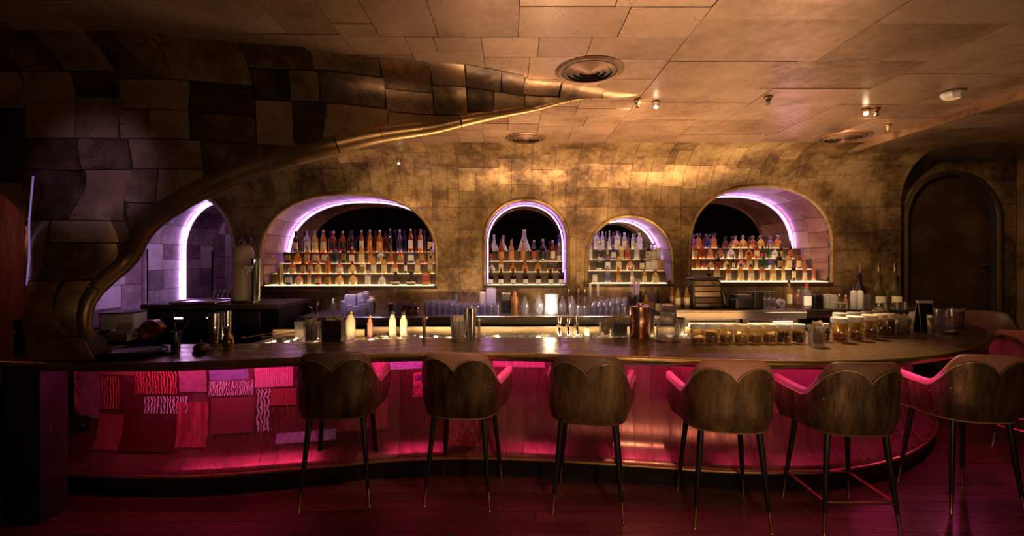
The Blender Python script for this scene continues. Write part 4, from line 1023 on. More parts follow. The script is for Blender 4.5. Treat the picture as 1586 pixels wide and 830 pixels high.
for k, (px, h) in enumerate(((867, 32), (881, 32), (895, 32))):
    p = on(px, 519, ZB); p = Vector((p.x, p.y+.02, .0)); H = .165
    lathe_thing('jigger', f"double-ended steel jigger, {ORD[k]} of three beside the white candle", 'jigger', (p.x, p.y, 1.0+.0005 if False else ZB), [('lower_cup', [(.020, 0), (.021, .003), (.008, .075), (.0, .076)], 'chrome'), ('waist', [(.0085, .072), (.011, .08), (.0085, .088)], 'brass'), ('upper_cup', [(.008, .086), (.022, .155), (.019, .155), (.006, .092)], 'chrome')], group='three jiggers on the counter rim')
p = on(909, 519, ZB); lathe_thing('tealight', 'small white candle cup beside the jiggers', 'candle', p, [('cup', [(0, 0), (.020, 0), (.022, .07), (.019, .07), (.019, .05)], 'white'), ('wax', [(0, .052), (.0185, .052)], 'candle')])
for k, px in enumerate((862, 876, 889)):
    p = on(px, 518, ZB); lathe_thing('spice_pot', f"small cork-topped pot behind the jiggers, {ORD[k]} of three", 'pot', (p.x+.02, p.y+.10-.06, ZB), [('pot', [(0, 0), (.018, 0), (.02, .05), (.016, .062)], 'candle'), ('lid', [(.017, .06), (.017, .078), (0, .08)], 'cork')], group='spice pots')
p = on(941, 520, ZB); t = tumbler('cork_glass', 'square glass full of wine corks next to the black plant box', (p.x-.015, p.y, p.z), .125, .14, 'clear')
rg = random.Random(5)
for k in range(22):
    z = .018+.022*(k//4); a = k*2.4; o = MB().lathe([(0, -.018), (.011, -.018), (.011, .018), (0, .018)], 8).build('cork', M['cork' if k % 3 else 'nut'], t, (.03*math.cos(a)*(1 if k % 5 else .2), .03*math.sin(a)*(1 if k % 5 else .2), z)); o.rotation_euler = (rg.uniform(0, 3), rg.uniform(0, 3), 0)
p = on(966, 520, ZB); t = thing('plant_box', 'black box of dried flowers beside the copper canister', 'planter', (p.x-.035, p.y+.02, ZB))
MB().box((0, 0, .055), (.115, .10, .11)).build('box', M['black'], t, smooth=0)
for k in range(14): MB().lathe([(0, 0), (.016, .01), (.012, .03), (0, .04)], 6).build('dried_flower', M['leafy'], t, (rg.uniform(-.04, .05), rg.uniform(-.03, .03), .105+rg.uniform(0, .05)))
p = on(991, 522, ZB); lathe_thing('canister', 'tall brushed copper canister with small lid knob', 'canister', p, [('body', [(0, 0), (.083, 0), (.085, .004), (.085, .128)], 'copper'), ('band', [(.0855, .118), (.0868, .120), (.0868, .124), (.0855, .126)], 'brass'), ('lid', [(.085, .130), (.085, .255), (.082, .26), (.03, .262), (0, .263)], 'copper'), ('knob', [(.014, .262), (.014, .27), (.028, .274), (.028, .284), (0, .286)], 'copper')], seg=32)
p = on(1034, 527, ZB); t = lathe_thing('glass_jar', 'big clear glass jar with heavy stopper beside the copper canister', 'jar', p, [('coaster', [(0, 0), (.105, 0), (.107, .008), (0, .009)], 'brass'), ('body', [(0, .010), (.088, .010), (.092, .016), (.092, .135), (.085, .165), (.058, .20), (.054, .215), (.05, .215), (.054, .195), (.08, .16), (.087, .13), (.087, .022), (0, .018)], 'clear2'), ('contents', [(0, .024), (.083, .024), (.083, .115), (0, .118)], 'nutbrown'), ('stopper', [(.048, .19), (.05, .216), (.066, .222), (.062, .25), (.054, .285), (.03, .30), (0, .302)], 'clear2')] if 'nutbrown' in M else [('coaster', [(0, 0), (.105, 0), (.107, .008), (0, .009)], 'brass'), ('body', [(0, .010), (.088, .010), (.092, .016), (.092, .135), (.085, .165), (.058, .20), (.054, .215), (.05, .215), (.054, .195), (.08, .16), (.087, .13), (.087, .022), (0, .018)], 'clear2'), ('stopper', [(.048, .19), (.05, .216), (.066, .222), (.062, .25), (.054, .285), (.03, .30), (0, .302)], 'clear2')], seg=20)
p = on(1056, 520, ZB); tumbler('dark_cup', 'dark ribbed cup between the big jar and first lidded jar', (p.x, p.y+.05, ZB), .09, .15, 'steel_dark', True, cat='cup')
p = on(1006, 521, ZB); tumbler('dark_cup', 'dark ribbed cup half hidden behind copper canister and big jar', (p.x+.02, p.y+.03, ZB), .06, .17, 'steel_dark', True, cat='cup')

# lidded garnish jars
def jar(label, px, py, w, h, fill, fl, lid, group):
    p = on(px, py, ZB); r = px2m(p, w)/2; H = px2m(p, h)*.94; t = thing('garnish_jar', label, 'jar', p, group=group); hb = H*.78
    MB().lathe([(0, 0), (r*.94, 0), (r, .006), (r, hb*.88), (r*.86, hb), (r*.83, hb), (r*.95, hb*.86), (r*.95, .01), (0, .008)], 20).build('glass_body', M['jarglass'], t)
    MB().lathe([(r*.8, hb), (r*.99, hb+.002), (r*.99, H-.004), (r*.93, H), (0, H)], 20).build('lid', M[lid], t)
    rg = random.Random(int(px*10)); n = 0; lay = max(1, int(hb*fl/.024))
    for l in range(lay):
        for k in range(6):
            if rg.random() < .12: continue
            a = k*PI/3+l*.5; rr = r*.62
            MB().lathe([(0, -.014), (.013, -.008), (.0165, 0), (.012, .01), (0, .014)], 6).build('piece', M[fill], t, (rr*math.cos(a), rr*math.sin(a), .024+l*.024))
    MB().lathe([(0, .01), (r*.55, .01), (r*.55, hb*fl), (0, hb*fl)], 8).build('contents', M[fill], t)
    return t
FILLN = {'olive': 'black olives', 'cherry': 'dried fruit', 'nut': 'nuts', 'cork': 'brown sticks', 'candle': 'pale slices', 'leafy': 'dried flowers', 'lemon': 'lemon slices', 'leather_red': 'pink petals'}
for k, (px, f, fl, ld) in enumerate(((1080, 'nut', .35, 'white'), (1102, 'leafy', .7, 'white'), (1124, 'cork', .5, 'candle'), (1147, 'candle', .55, 'candle'), (1169, 'cork', .5, 'candle'), (1191, 'nut', .55, 'candle'), (1213, 'olive', .68, 'white'), (1236, 'olive', .68, 'white'))):
    jar(f"lidded jar of {FILLN[f]}, {ORD[k]} of eight in line after the big jar", px, 531.5-.1*k, 21, 31, f, fl, ld, 'lidded jars in the long row')
napkin_glass('cut glass of folded napkins between the two jar rows', 1265, 536, 25, 36)
for k, (px, py, w, h, f, fl) in enumerate(((1278, 529, 12, 30, 'olive', .8), (1300, 529, 23, 40, 'leather_red', .4), (1324, 527, 23, 40, 'cherry', .4), (1347, 525, 22, 40, 'cherry', .5), (1363, 522, 18, 38, 'olive', .5), (1377, 521, 17, 38, 'cherry', .85))):
    jar(f"larger jar of {FILLN[f]}, {ORD[k]} of the front row beside the bar end", px, py, w, h, f, fl, 'white' if k < 3 else 'candle', 'larger jars near the bar end')
for k, (px, py, f) in enumerate(((1302, 513.5, 'candle'), (1324, 512.5, 'leafy'), (1346, 511, 'leather_red'), (1364, 509.5, 'candle'))):
    jar(f"lidded jar of {FILLN[f]}, {ORD[k]} of the back row behind the larger jars", px, py+1, 21, 32, f, .6, 'white', 'larger jars near the bar end')
napkin_glass('glass of folded napkins next to the black menu stand', 1396, 521, 24, 32)
p = on(1432, 513, ZB); t = thing('menu_stand', 'black tent menu card standing near the round bar end', 'menu', p, -.25)
for s_ in (-1, 1):
    q = [(-.055, s_*.055, 0), (.055, s_*.055, 0), (.055, s_*.006, .26), (-.055, s_*.006, .26)]; mb = MB(); mb.loft([[Vector(a) for a in q], [Vector(a)+Vector((0, s_*.005, 0)) for a in q]], True, True); mb.build('card', M['dark'], t, smooth=0)
    MB().tube([(-.055, s_*.062, .0), (-.055, s_*.013, .26), (.055, s_*.013, .26), (.055, s_*.062, 0)], .003, 5).build('frame', M['linen'], t)
MB().box((0, 0, .27), (.115, .03, .022)).build('clip', M['linen'], t, smooth=0)
p = on(1420, 500, ZB); lathe_thing('sugar_bowl', 'round cream bowl behind the menu stand', 'bowl', p, [('bowl', [(0, 0), (.05, 0), (.075, .05), (.07, .08)], 'candle'), ('lid', [(.07, .08), (.055, .11), (.0, .125)], 'cream')])
for lb, px, py, w, h, c in (('cut rocks glass in front of the menu stand', 1451, 520, 24, 32, True), ('clear tumbler behind the cut rocks glass', 1459, 506, 21, 28, False)):
    p = on(px, py, ZB); tumbler('rocks_glass', lb, p, px2m(p, w), px2m(p, h), 'clear2', c)
p = on(1467, 516, ZB); lathe_thing('saucer', 'small dark saucer with white wax beside the pillar candle', 'dish', (p.x+.03, p.y-.01, ZB), [('dish', [(0, 0), (.045, 0), (.06, .014), (.056, .014), (0, .006)], 'dark'), ('wax', [(0, .007), (.028, .007), (.024, .024), (0, .026)], 'white')])
p = on(1482, 508, ZB); lathe_thing('pillar_candle', 'fluted peach glass candle at the round bar end', 'candle', p, [('glass_body', [(0, 0), (.052, 0), (.062, .19), (.059, .19), (.049, .01), (0, .008)], 'clear'), ('wax', [(0, .012), (.048, .012), (.056, .16), (0, .16)], 'leather_red'), ('top_wax', [(0, .161), (.056, .161), (.057, .175), (0, .176)], 'candle')], seg=20)

# ---- on the raised unit and left back counter
Z1 = 1.2205
p = at(376, 467, 5.15); t = lathe_thing('gas_cylinder', 'tall beige gas cylinder with a valve on the raised unit', 'cylinder', (p.x, 5.15, Z1), [('tank', [(0, 0), (.113, 0), (.118, .008), (.118, .56), (.105, .61), (.07, .645), (.035, .66), (.03, .67)], 'candle_tank'), ('collar', [(.034, .655), (.034, .69), (.02, .70), (.018, .73), (0, .735)], 'steel_dark')] if 'candle_tank' in M else [('tank', [(0, 0), (.113, 0), (.118, .008), (.118, .56), (.105, .61), (.07, .645), (.035, .66), (.03, .67)], 'tank'), ('collar', [(.034, .655), (.034, .69), (.02, .70), (.018, .73), (0, .735)], 'steel_dark')], seg=24)
for s_ in (-1, 1): MB().tube([(0, 0, .72), (s_*.09, 0, .735), (s_*.10, 0, .70)], .009, 6).build('valve', M['steel_dark'], t)
p = at(393, 468, 5.02); t = lathe_thing('beer_tower', 'slim chrome dispenser tower with clear tube beside the gas cylinder', 'dispenser', (p.x, 5.02, Z1), [('base', [(0, 0), (.055, 0), (.055, .02), (.03, .03)], 'chrome'), ('column', [(.028, .02), (.030, .03), (.030, .42), (.036, .43), (.036, .50), (0, .505)], 'chrome')])
MB().tube([(.05, .01, .02), (.055, .01, .50)], .019, 10).build('sight_tube', M['steel'], t); MB().tube([(0, -.02, .36), (-.02, -.10, .37), (-.02, -.11, .33)], .012, 8).build('tap', M['chrome'], t); MB().tube([(-.06, -.06, .40), (.02, -.06, .40)], .016, 8).build('knob', M['white'], t)
p = at(312, 468, 5.05); t = thing('drain_tray', 'flat ribbed draining tray on the raised unit by the violet light', 'tray', (p.x, 5.03, Z1))
MB().rbox((0, 0, .012), (.52, .26, .022), .012).build('tray', M['steel'], t)
for k in range(16): MB().tube([(-.24+.032*k, -.11, .026), (-.24+.032*k, .11, .026)], .004, 5).build('rib', M['chrome'], t)
t = thing('wire_rack', 'wire dish rack with looped dividers beside the draining tray', 'rack', (p.x+.12, 5.36, Z1))
for k in range(6):
    x = -.16+.055*k; MB().tube([(x, -.07+.14*i/8, .02+.11*math.sin(PI*i/8)) for i in range(9)], .0035, 5).build('loop', M['chrome'], t)
MB().tube([(-.19, -.09, .012), (.17, -.09, .012), (.17, .09, .012), (-.19, .09, .012)], .005, 5, closed=True).build('frame', M['chrome'], t)
p = at(282, 497, 4.98); t = thing('machine_panel', 'black machine with a small glowing display under the raised shelf', 'machine', (-3.28, 4.975, .9115))
MB().rbox((0, 0, .12), (1.1, .16, .24), .01).build('housing', M['dark'], t); MB().box((-.33, -.083, .16), (.09, .006, .018)).build('display', M['screen'], t, smooth=0)
for k in range(4): MB().box((-.02+.035*k, -.083, .165), (.012, .006, .008)).build('indicator', M['screen'], t, smooth=0)

Z2 = 1.0505
def bx(name, label, cat, px, py, Y, w, h, d, m, top=None, group=None, z=Z2, r=.012):
    p = at(px, py, Y); s_ = Y/FP; t = thing(name, label, cat, (p.x, Y, z), group=group)
    MB().rbox((0, 0, h*s_/2), (w*s_, d, h*s_), r).build('body', M[m], t)
    if top: MB().rbox((0, 0, h*s_+.006), (w*s_*.9, d*.9, .014), r*.8).build('lid', M[top], t)
    return t
bx('paper_towel_box', 'large pale violet dispenser box below the wide niche', 'box', 544, 472, 5.62, 18, 26, .10, 'lilac_box', 'white')
bx('carton', 'upright pale violet carton beside the dispenser box', 'carton', 559, 472, 5.60, 9, 28, .08, 'lilac_box', 'white')
p = at(575, 475, 5.65); lathe_thing('cloche', 'small silver dome with knob behind the clustered glass pots', 'cloche', (p.x, 5.65, Z2), [('stand', [(0, 0), (.05, 0), (.05, .12), (.06, .125)], 'steel_dark'), ('dome', [(.062, .126), (.062, .15), (.045, .185), (.012, .20), (.01, .215), (0, .22)], 'chrome')])
for k, (px, Y, w, h) in enumerate(((532, 5.50, 12, 20), (541, 5.44, 11, 14), (551, 5.40, 12, 13), (561, 5.46, 13, 22), (563, 5.33, 14, 18), (573, 5.40, 14, 24), (567, 5.55, 12, 34))):
    p = at(px, 480, Y); s_ = Y/FP; r = w*s_*.40; H = h*s_
    lathe_thing('glass_pot', f"small lidded glass pot in the violet cluster, {ORD[k]} from the column side", 'pot', (p.x, Y, Z2), [('glass_body', [(0, 0), (r, 0), (r, H*.75), (r*.8, H*.84)], 'frostpot'), ('lid', [(r*.85, H*.84), (r*.85, H*.96), (0, H)], 'lilac_box')], group='pots below the wide niche', seg=12)
p = at(605, 473, 5.6); lathe_thing('pepper_mill', 'black pepper mill with wooden top on the back counter', 'mill', (p.x, 5.6, Z2), [('body', [(0, 0), (.03, 0), (.03, .10)], 'dark'), ('top', [(.032, .10), (.032, .115), (0, .118)], 'cork')])
p = at(520, 478, 5.55); lathe_thing('glass_bottle', 'slim clear dropper bottle at the cluster edge', 'bottle', (p.x+.02, 5.42, Z2), [('body', [(0, 0), (.028, 0), (.03, .11), (.012, .13)], 'clear2'), ('cap', [(.014, .13), (.014, .19), (0, .19)], 'white')])
p = at(484, 480, 5.3); t = thing('small_tap', 'little chrome sink tap on the dark back counter', 'tap', (p.x, 5.42, Z2)); MB().tube([(0, 0, 0), (0, 0, .12), (.03, -.05, .15), (.05, -.09, .13)], .010, 8).build('spout', M['chrome'], t); MB().lathe([(0, 0), (.025, 0), (.02, .02), (0, .02)], 10).build('base', M['chrome'], t); MB().tube([(-.06, 0, 0), (-.06, 0, .07), (-.09, -.02, .09)], .007, 6).build('lever', M['chrome'], t)
# glasses, upside down in rows
GM = {}
def rowglass(label, x, y, z, r, h, m, group, nm='tumbler', tint=None):
    k = (r, h, m)
    if k not in GM:
        GM[k] = MB().lathe([(r*.98, 0), (r, .004), (r*.86, h*.93), (r*.80, h), (0, h), (0, h-.012), (r*.78, h-.014), (r*.93, .004)], 14).mesh('glass_body', M[m], 50)
    o = link(nm, GM[k], None, (x, y, z)); tag(o, label, 'glass', group); return o
Z3 = 1.0605
def grid_of(px0, px1, Ya, rows, n, r, h, m, where, grp):
    xa, xb = (px0-CX)/FP*Ya, (px1-CX)/FP*Ya; rn = ('front', 'second', 'third', 'fourth', 'back')
    for j in range(rows):
        for i in range(n):
            x = lerp(xa+r, xb-r, i/max(1, n-1)); Y = Ya+(2*r+.006)*j
            rowglass(f"upturned tumbler, {where}, {rn[j]} row, {ORD[i]} from left", x, Y, Z3, r, h, m, grp)
grid_of(611, 644, 5.45, 2, 3, .040, .13, 'cut', 'small group by the pepper mill', 'tumblers by the pepper mill')
for k, px in enumerate((626, 635, 645)):
    p = at(px, 480, 5.3); rowglass(f"amber-tinted tumbler in front of the small group, {ORD[k]} of three", p.x, 5.30, Z3, .034, .11, 'amberglass', 'amber tumblers')
grid_of(656, 703, 5.36, 4, 5, .036, .145, 'cut', 'tall block by amber ones', 'tumblers in the tall block')
grid_of(703, 774, 5.34, 4, 7, .037, .115, 'cut', 'long block below plain wall', 'tumblers in the long block')
p = at(706, 470, 5.85); rowglass('single taller tumbler behind the long block', p.x, 5.88, Z3, .03, .20, 'cut', 'tumblers in the long block')
bx('metal_tin', 'pale violet tin on the back counter behind the long block of tumblers', 'tin', 761, 478, 5.82, 15, 32, .10, 'lilac_box', 'steel', z=Z3)
bx('metal_tin', 'small pinkish tin at the end of the long tumbler block', 'tin', 748, 478, 5.85, 10, 26, .08, 'candle', 'steel', z=Z3)
bx('tea_tin', 'black patterned tin beside the amber figure', 'tin', 784, 480, 5.50, 15, 29, .10, 'dark', 'steel', z=Z3)
p = at(797, 480, 5.45); lathe_thing('figure_bottle', 'amber brown carved bottle beside the black tin', 'bottle', (p.x, 5.45, Z3), [('body', [(0, 0), (.045, 0), (.05, .03), (.042, .08), (.05, .13), (.04, .19), (.025, .215)], 'amberbody'), ('stopper', [(.022, .21), (.028, .23), (.02, .26), (0, .265)], 'amberbody')])
for k, (px, w, h, lb) in enumerate(((813, 13, 26, 'crystal jar with pointed lid next to the amber bottle'), (834, 19, 29, 'round crystal jar with ball lid'), (871, 13, 27, 'crystal jar with lid beside the brightest jar'), (886, 13, 27, 'crystal jar nearest the tap handles'))):
    Y = 5.42; p = at(px, 480, Y); s_ = Y/FP; r = w*s_/2; H = h*s_
    lathe_thing('crystal_jar', lb, 'jar', (p.x, Y, Z3), [('glass_body', [(0, 0), (r*.8, 0), (r, H*.2), (r, H*.5), (r*.7, H*.66)], 'frostpot'), ('lid', [(r*.75, H*.66), (r*.5, H*.8), (r*.35, H*.86), (r*.3, H*.97), (0, H)], 'cut')], group='crystal jars on the back counter', seg=12)
p = at(854, 484, 5.32); t = lathe_thing('lantern_jar', 'brightest glowing white vase-shaped glass on the back counter', 'lamp', (p.x, 5.32, Z3), [('glass_body', [(0, 0), (.082, 0), (.085, .01), (.074, .12), (.086, .235), (.080, .24), (.068, .12), (.078, .012), (0, .010)], GL['white']), ('candle_glow', [(0, .014), (.028, .014), (.03, .12), (.018, .16), (0, .17)], 'glow')], seg=20)
grid_of(893, 912, 5.30, 2, 2, .034, .105, 'cut', 'pair beside the crystal jars', 'tumblers beside the crystal jars')
for k in range(3):
    for j in range(6):
        x = (918-CX)/FP*5.4+.072*j; z = Z3; rowglass(f"tall tumbler before the tap handles, {('front', 'middle', 'back')[k]} row, {ORD[j]} from left", x+.03*k, 5.36+.09*k, z, .033, (.12+.010*min(j, 4))+.012*k, 'cut', 'tumblers before the bottle cluster')
for k, (px, h, z0) in enumerate(((881, 34, 446), (896, 40, 456), (906, 42, 460), (914, 26, 443), (926, 24, 442))):
    Y = 5.86; p = at(px, 480, Y); zt = HC-(z0-40+4-HY)/FP*Y
    t = lathe_thing('beer_tap', f"slim metal beer tap handle on the back wall, {ORD[k]} of five", 'tap', (p.x, Y, Z3), [('stem', [(0, 0), (.012, 0), (.008, .02), (.008, .16)], 'chrome'), ('handle', [(.008, .16), (.016, .18), (.017, .30), (.010, .33), (0, .335)], 'brass' if k < 3 else 'linen')], group='beer tap handles', seg=10)
# dark bottle cluster with pourers
PO = [(992, 5.5, .26, 'dark'), (1001, 5.42, .24, 'amber'), (1010, 5.52, .28, 'violet'), (1019, 5.40, .26, 'dark'), (1027, 5.5, .27, 'red'), (1034, 5.38, .25, 'dark'), (1041, 5.5, .26, 'amber'), (1050, 5.36, .25, 'gold'), (1059, 5.46, .25, 'dark'), (1064, 5.36, .26, 'gold')]
for k, (px, Y, H, c) in enumerate(PO):
    p = at(px, 480, Y); z = Z3 if p.x < 1.83 else 1.1305; r = .032
    if 1.80 < p.x < 1.90: continue
    t = thing('speed_bottle', f"{COLN[c]} bottle with pourer spout in the dark cluster, {ORD[k]} from the canister", 'bottle', (p.x, Y, z), group='pourer bottles left of the terminal'.replace('left of', 'before'))
    MB().lathe([(0, 0), (r, 0), (r, H*.6), (r*.6, H*.74), (r*.4, H*.8), (r*.4, H*.95)], 12).build('glass_body', GL[c], t); MB().lathe([(r+.001, H*.15), (r+.001, H*.48)], 12, close=False).build('paper_label', PAPER['cream' if k % 2 else 'gold'], t)
    MB().lathe([(r*.45, H*.93), (r*.45, H), (.006, H+.01), (.004, H+.05), (0, H+.05)], 8).build('pourer', M['dark'], t)
bx('straw_caddy', 'dark caddy holding a violet bunch of straws behind the canister', 'caddy', 985, 480, 5.72, 22, 24, .12, 'dark', None, z=Z3)
t = thing('straw_bunch', 'bunch of violet and pink straws standing in the dark caddy', 'straws', ((985-CX)/FP*5.72, 5.72, Z3+.02)); rg = random.Random(6)
for k in range(24): a, b = rg.uniform(-.07, .07), rg.uniform(-.045, .045); MB().tube([(a*.6, b*.6, .18), (a*1.1, b*1.2, .30+rg.uniform(0, .09))], .004, 5).build('straw', (CAPM['violet'], M['leather_red'], M['lilac_box'])[k % 3], t)

# terminal, printer and neighbours on the taller counter
Z4 = 1.1305
p = at(1092, 474, 5.36); t = thing('till_terminal', 'bronze-fronted till terminal with stacked ledges on the taller counter', 'till', (p.x, 5.36, Z4), .06)
MB().rbox((0, .03, .17), (.33, .16, .33), .02).build('housing', M['darkbrown'], t)
for k in range(5): MB().rbox((0, -.06, .035+.066*k), (.31, .02, .054), .006).build('ledge', M['front'], t)
MB().rbox((0, .0, .35), (.36, .24, .02), .01).build('top_shelf', M['dark'], t); MB().rbox((.02, -.01, .365), (.24, .14, .012), .006).build('folder', CAPM['violet'], t)
p = at(1122, 473, 5.38); t = thing('telephone', 'dark curved handset stand between till and printer', 'telephone', (p.x+.0, 5.42, Z4))
mb = MB(); mb.loft([[(x, y, z) for x, y in ((-w_, -.05), (w_, -.05), (w_, .05), (-w_, .05))] for w_, z in ((.045, 0), (.045, .04))], True, True); mb.build('base', M['dark'], t, smooth=0)
MB().tube([(.02, 0, .03), (.015, 0, .12), (-.01, 0, .20), (-.05, 0, .235)], [.03, .026, .024, .03], 10).build('handset', M['dark'], t)
p = at(1148, 474, 5.32); t = thing('receipt_printer', 'small black receipt printer with a paper slot', 'printer', (p.x, 5.32, Z4), .05)
MB().rbox((0, 0, .06), (.225, .19, .12), .015).build('body', M['dark'], t)
mb = MB(); mb.loft([[(-.105, -.09, .12), (.105, -.09, .12), (.105, .09, .12), (-.105, .09, .12)], [(-.095, -.05, .16), (.095, -.05, .16), (.095, .085, .165), (-.095, .085, .165)]], True, True); mb.build('cover', M['dark'], t, smooth=0); MB().box((0, -.045, .164), (.12, .02, .006)).build('paper_slot', M['lilac_box'], t, smooth=0)
bx('card_holder', 'black upright card holder beside the receipt printer', 'holder', 1174, 475, 5.28, 14, 26, .06, 'dark', None, z=Z4, r=.006)
for k in range(14):
    i, j = k % 7, k//7; x = (1150+i*8.2-CX)/FP*5.62; Y = 5.62+.085*j-.0
    key = ('wineglass',)
    if key not in GM: GM[key] = (MB().lathe([(.030, .0), (.036, .05), (.030, .085), (.006, .10)], 12, close=False).mesh('bowl', M['cut'], 60), MB().lathe([(.006, .10), (.004, .12), (.004, .17), (.03, .178), (.032, .182), (0, .182)], 12).mesh('stem', M['cut'], 60))
    t = thing('wine_glass', f"upturned stemmed glass behind the printer, {('front', 'back')[j]} row, {ORD[i]} from the till", 'glass', (x, Y, Z4), group='stemmed glasses behind the printer')
    link('bowl', GM[key][0], t); link('stem', GM[key][1], t)
p = at(1203, 452, 5.5); t = thing('tape_roll', 'white paper roll standing on edge beside the stemmed glasses', 'roll', (p.x, 5.42, Z4+.052)); o = MB().lathe([(.022, -.02), (.052, -.02), (.052, .02), (.022, .02), (.022, -.02)], 20, close=False).build('roll', M['lilac_box'], t); o.rotation_euler = (PI/2, 0, .2)
MB().lathe([(.019, -.021), (.0225, -.021), (.0225, .021), (.019, .021)], 20, close=False).build('core', M['cork'], t).rotation_euler = (PI/2, 0, .2)
bottle('slim', 'gold', 'cream', 'gold', (1222-CX)/FP*5.42, 5.42, Z4, 'tall pale gold bottle beside the white paper roll', None, 1.0)
bottle('squat', 'pink', '-' if False else None, 'violet', (1237-CX)/FP*5.50, 5.50, Z4, 'round pink bottle behind the flat gin bottle', None, 1.2)
bottle('square', 'clear', 'white', 'red', (1249-CX)/FP*5.34, 5.34, Z4, 'flat clear gin bottle with red cap at the counter corner', None, 1.25)
Z5 = 1.1105
bx('lidded_jar', 'short dark glass jar with lid beside the gin bottle', 'jar', 1265, 478, 5.5, 14, 20, .09, 'steel_dark', 'steel', z=Z5)
bx('candle_box', 'glowing white candle block on the far back counter', 'candle', 1285, 480, 5.48, 17, 20, .11, 'white', 'candle', z=Z5)
p = at(1298, 480, 5.42); t = thing('sign_block', 'cream wooden sign block with two dark letters', 'sign', (p.x+.02, 5.42, Z5)); MB().box((0, 0, .04), (.16, .04, .08)).build('block', M['cream'], t, smooth=0)
for k, tx in enumerate('IX'):
    c = D.curves.new('letter', 'FONT'); c.body = tx; c.size = .085; c.extrude = .002; c.align_x = 'CENTER'; tmp = D.objects.new('letter_curve', c); COL.objects.link(tmp); bpy.context.view_layer.update(); me = D.meshes.new_from_object(tmp.evaluated_get(bpy.context.evaluated_depsgraph_get())); D.objects.remove(tmp); me.materials.clear(); me.materials.append(M['dark']); o = link('letter', me, t, (-.03+.06*k, -.022, .01)); o.rotation_euler = (PI/2, 0, 0)
for k, (px, h) in enumerate(((1287, .14), (1293, .13), (1300, .16), (1310, .15))):
    lathe_thing('bitters_bottle', f"tiny bitters bottle behind the sign block, {ORD[k]} of four", 'bottle', ((px-CX)/FP*5.7, 5.7, Z5), [('body', [(0, 0), (.022, 0), (.022, h*.6), (.009, h*.72), (.009, h*.85)], 'amberbody' if k == 3 else 'clear2'), ('cap', [(.011, h*.83), (.011, h), (0, h)], 'white')], group='bitters bottles')
for k, px in enumerate((1322, 1332)):
    lathe_thing('milk_jug', f"white milk bottle with spout before the wine bottles, {ORD[k]} of two", 'jug', ((px-CX)/FP*5.45, 5.45+.0*k, Z5), [('body', [(0, 0), (.035, 0), (.037, .01), (.037, .19), (.028, .215), (.012, .225)], 'white'), ('spout', [(.011, .222), (.006, .25), (.004, .275), (0, .276)], 'chrome')], group='milk bottles')
p = at(1344, 480, 5.5); tumbler('steel_cup', 'tall glass cup between milk and wine bottles', ((1344-CX)/FP*5.52, 5.52, Z5), .08, .17, 'clear2', True)
for k, (px, c, lb, h) in enumerate(((1332, 'violet', 'dark violet-lit wine bottle behind the milk bottles', 1.42), (1361, 'gold', 'pale green-gold wine bottle in the middle of three', 1.36), (1386, 'gold', 'green-gold wine bottle nearest the door', 1.38))):
    Y = 5.78; t = thing('wine_bottle', lb, 'wine bottle', ((px-CX)/FP*Y, Y, Z5), group='wine bottles by the door'); s_ = h
    MB().lathe([(0, 0), (.066*1, 0), (.072, .008), (.074, .13), (.06, .20), (.03, .27), (.018, .33), (.016, .44)], 18).build('glass_body', GL['wine' if k else 'wine2'], t); MB().lathe([(.0745, .04), (.0755, .12)], 18, a0=-PI/2-1.1, a1=-PI/2+1.1, close=False).build('paper_label', PAPER['cream' if k else 'black'], t); MB().lathe([(.0175, .40), (.019, .405), (.019, .50), (.017, .52), (0, .525)], 12).build('foil', M['brass' if k else 'leather_dark'], t); t.scale = (1., 1., 1.06)
for k, (px, Y) in enumerate(((1390, 5.55), (1402, 5.6), (1372, 5.5))):
    lathe_thing('small_cup', f"small steel cup before the wine bottles, {ORD[k]} of three", 'cup', ((px-CX)/FP*Y, Y, Z5), [('cup', [(0, 0), (.035, 0), (.042, .07), (.039, .07), (.032, .006), (0, .006)], 'steel'), ('rim', [(.041, .067), (.0445, .069), (.041, .072)], 'chrome')], group='steel cups')

# ---- fittings on the ceiling and wall
for k, (x, y, d, lb) in enumerate(((.565, 3.30, .50, 'large round ceiling vent nearest the viewer'), (.156, 5.15, .46, 'round ceiling vent above the round-topped niche'), (3.74, 5.10, .54, 'round ceiling vent above the door-side niche'))):
    t = thing('ceiling_vent', lb, 'vent', (x, y, ZT), group='round ceiling vents'); r = d/2
    MB().lathe([(r*.80, .004), (r, -.004), (r, -.014), (r*.93, -.026), (r*.82, -.02), (r*.80, .004)], 36, close=False).build('rim', M['vent'], t)
    for q in (.76, .58, .40, .22): MB().lathe([(r*q, -.004), (r*q, -.020), (r*(q-.10), -.034), (r*(q-.105), -.028), (r*(q-.02), -.012)], 32, close=False).build('ring', M['vent'], t)
    MB().lathe([(0, -.030), (r*.1, -.028), (r*.1, -.008), (0, -.008)], 20).build('hub', M['vent'], t); MB().lathe([(0, -.0165), (r*.8, -.0165)], 32, close=False).build('duct', M['black'], t)
def fixture(name, label, cat, px, py, lit=False, z=ZT, g=None):
    Y = (HC-(z-.02))*FP/(py-HY); p = Vector(((px-CX)/FP*Y, Y, z)); t = thing(name, label, cat, p, group=g)
    MB().lathe([(0, -.0165), (.035, -.0165), (.035, -.026), (.022, -.032), (.018, -.055)], 14).build('base', M['vent'], t)
    if lit: MB().lathe([(.016, -.05), (.018, -.058), (.010, -.068), (0, -.070)], 12).build('bulb', M['bulb'], t)
    else: MB().lathe([(.010, -.03), (.010, -.07), (.024, -.074), (.024, -.078), (0, -.080)], 12).build('head', M['brass'], t)
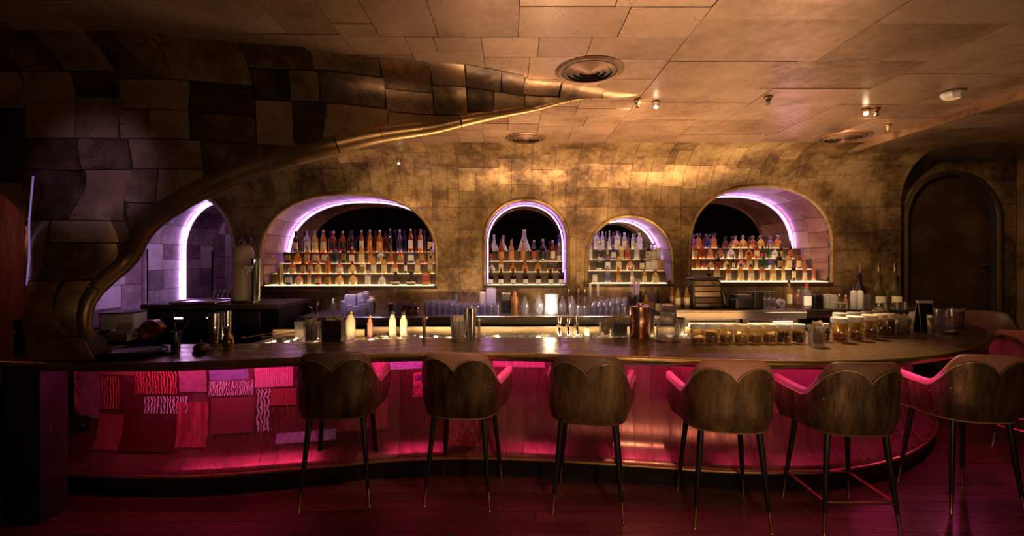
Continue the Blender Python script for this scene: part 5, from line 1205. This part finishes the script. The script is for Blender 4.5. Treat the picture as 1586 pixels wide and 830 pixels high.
fixture('spotlight', 'small lit ceiling spotlight past the large round vent', 'light', 1016, 159, True)
fixture('spotlight', 'small lit ceiling spotlight beside twin fittings toward the door', 'light', 1341, 170, True)
fixture('sprinkler', 'ceiling sprinkler next to the first lit spotlight', 'sprinkler', 988, 156)
fixture('sprinkler', 'single ceiling sprinkler in the violet reflection', 'sprinkler', 1190, 151)
fixture('sprinkler', 'ceiling sprinkler beside the second lit spotlight', 'sprinkler', 1357, 169)
fixture('sprinkler', 'ceiling sprinkler behind the second spotlight', 'sprinkler', 1375, 195)
fixture('sprinkler', 'ceiling sprinkler at the cove before the door-side niche', 'sprinkler', 1209, 234)
fixture('sprinkler', 'ceiling sprinkler at the cove over the low niche', 'sprinkler', 908, 236)
p = on(1475, 146, ZT-.03); t = thing('smoke_detector', 'white octagonal smoke detector on the dark ceiling', 'detector', (p.x, p.y, ZT-.0165)); MB().lathe([(0, 0), (.075, 0), (.075, -.018), (.06, -.045), (0, -.048)], 8).build('housing', M['white'], t, smooth=20); MB().lathe([(.05, -.0465), (.052, -.052), (.02, -.054), (0, -.054)], 8).build('grille', M['candle'], t, smooth=20)
p = Vector(SB(at(620, 248, 5.8).x, vz(2.96))); t = thing('wall_spot', 'small lit spotlight on the coved wall above the wide niche', 'light', (p.x, p.y-.02, p.z)); MB().lathe([(0, .01), (.02, .01), (.02, -.03), (.012, -.035)], 12).build('base', M['vent'], t); MB().lathe([(.012, -.033), (.014, -.04), (0, -.048)], 12).build('bulb', M['bulb'], t)
# folded stand in the side room
t = thing('folding_stand', 'dark folded tripod stand in the red side room', 'stand', (-3.72, 3.42, .0012))
for a, b in ((-.08, -.16), (.0, -.03), (.05, .09), (.02, .16)): MB().tube([(b, .05*b, 0), (a*.2, 0, 1.22)], .012, 6).build('leg', M['blackmetal'], t)
MB().lathe([(0, 1.18), (.04, 1.18), (.04, 1.26), (0, 1.27)], 10).build('head', M['blackmetal'], t)

dup = {k: v for k, v in LABELS.items() if len(v) > 1}
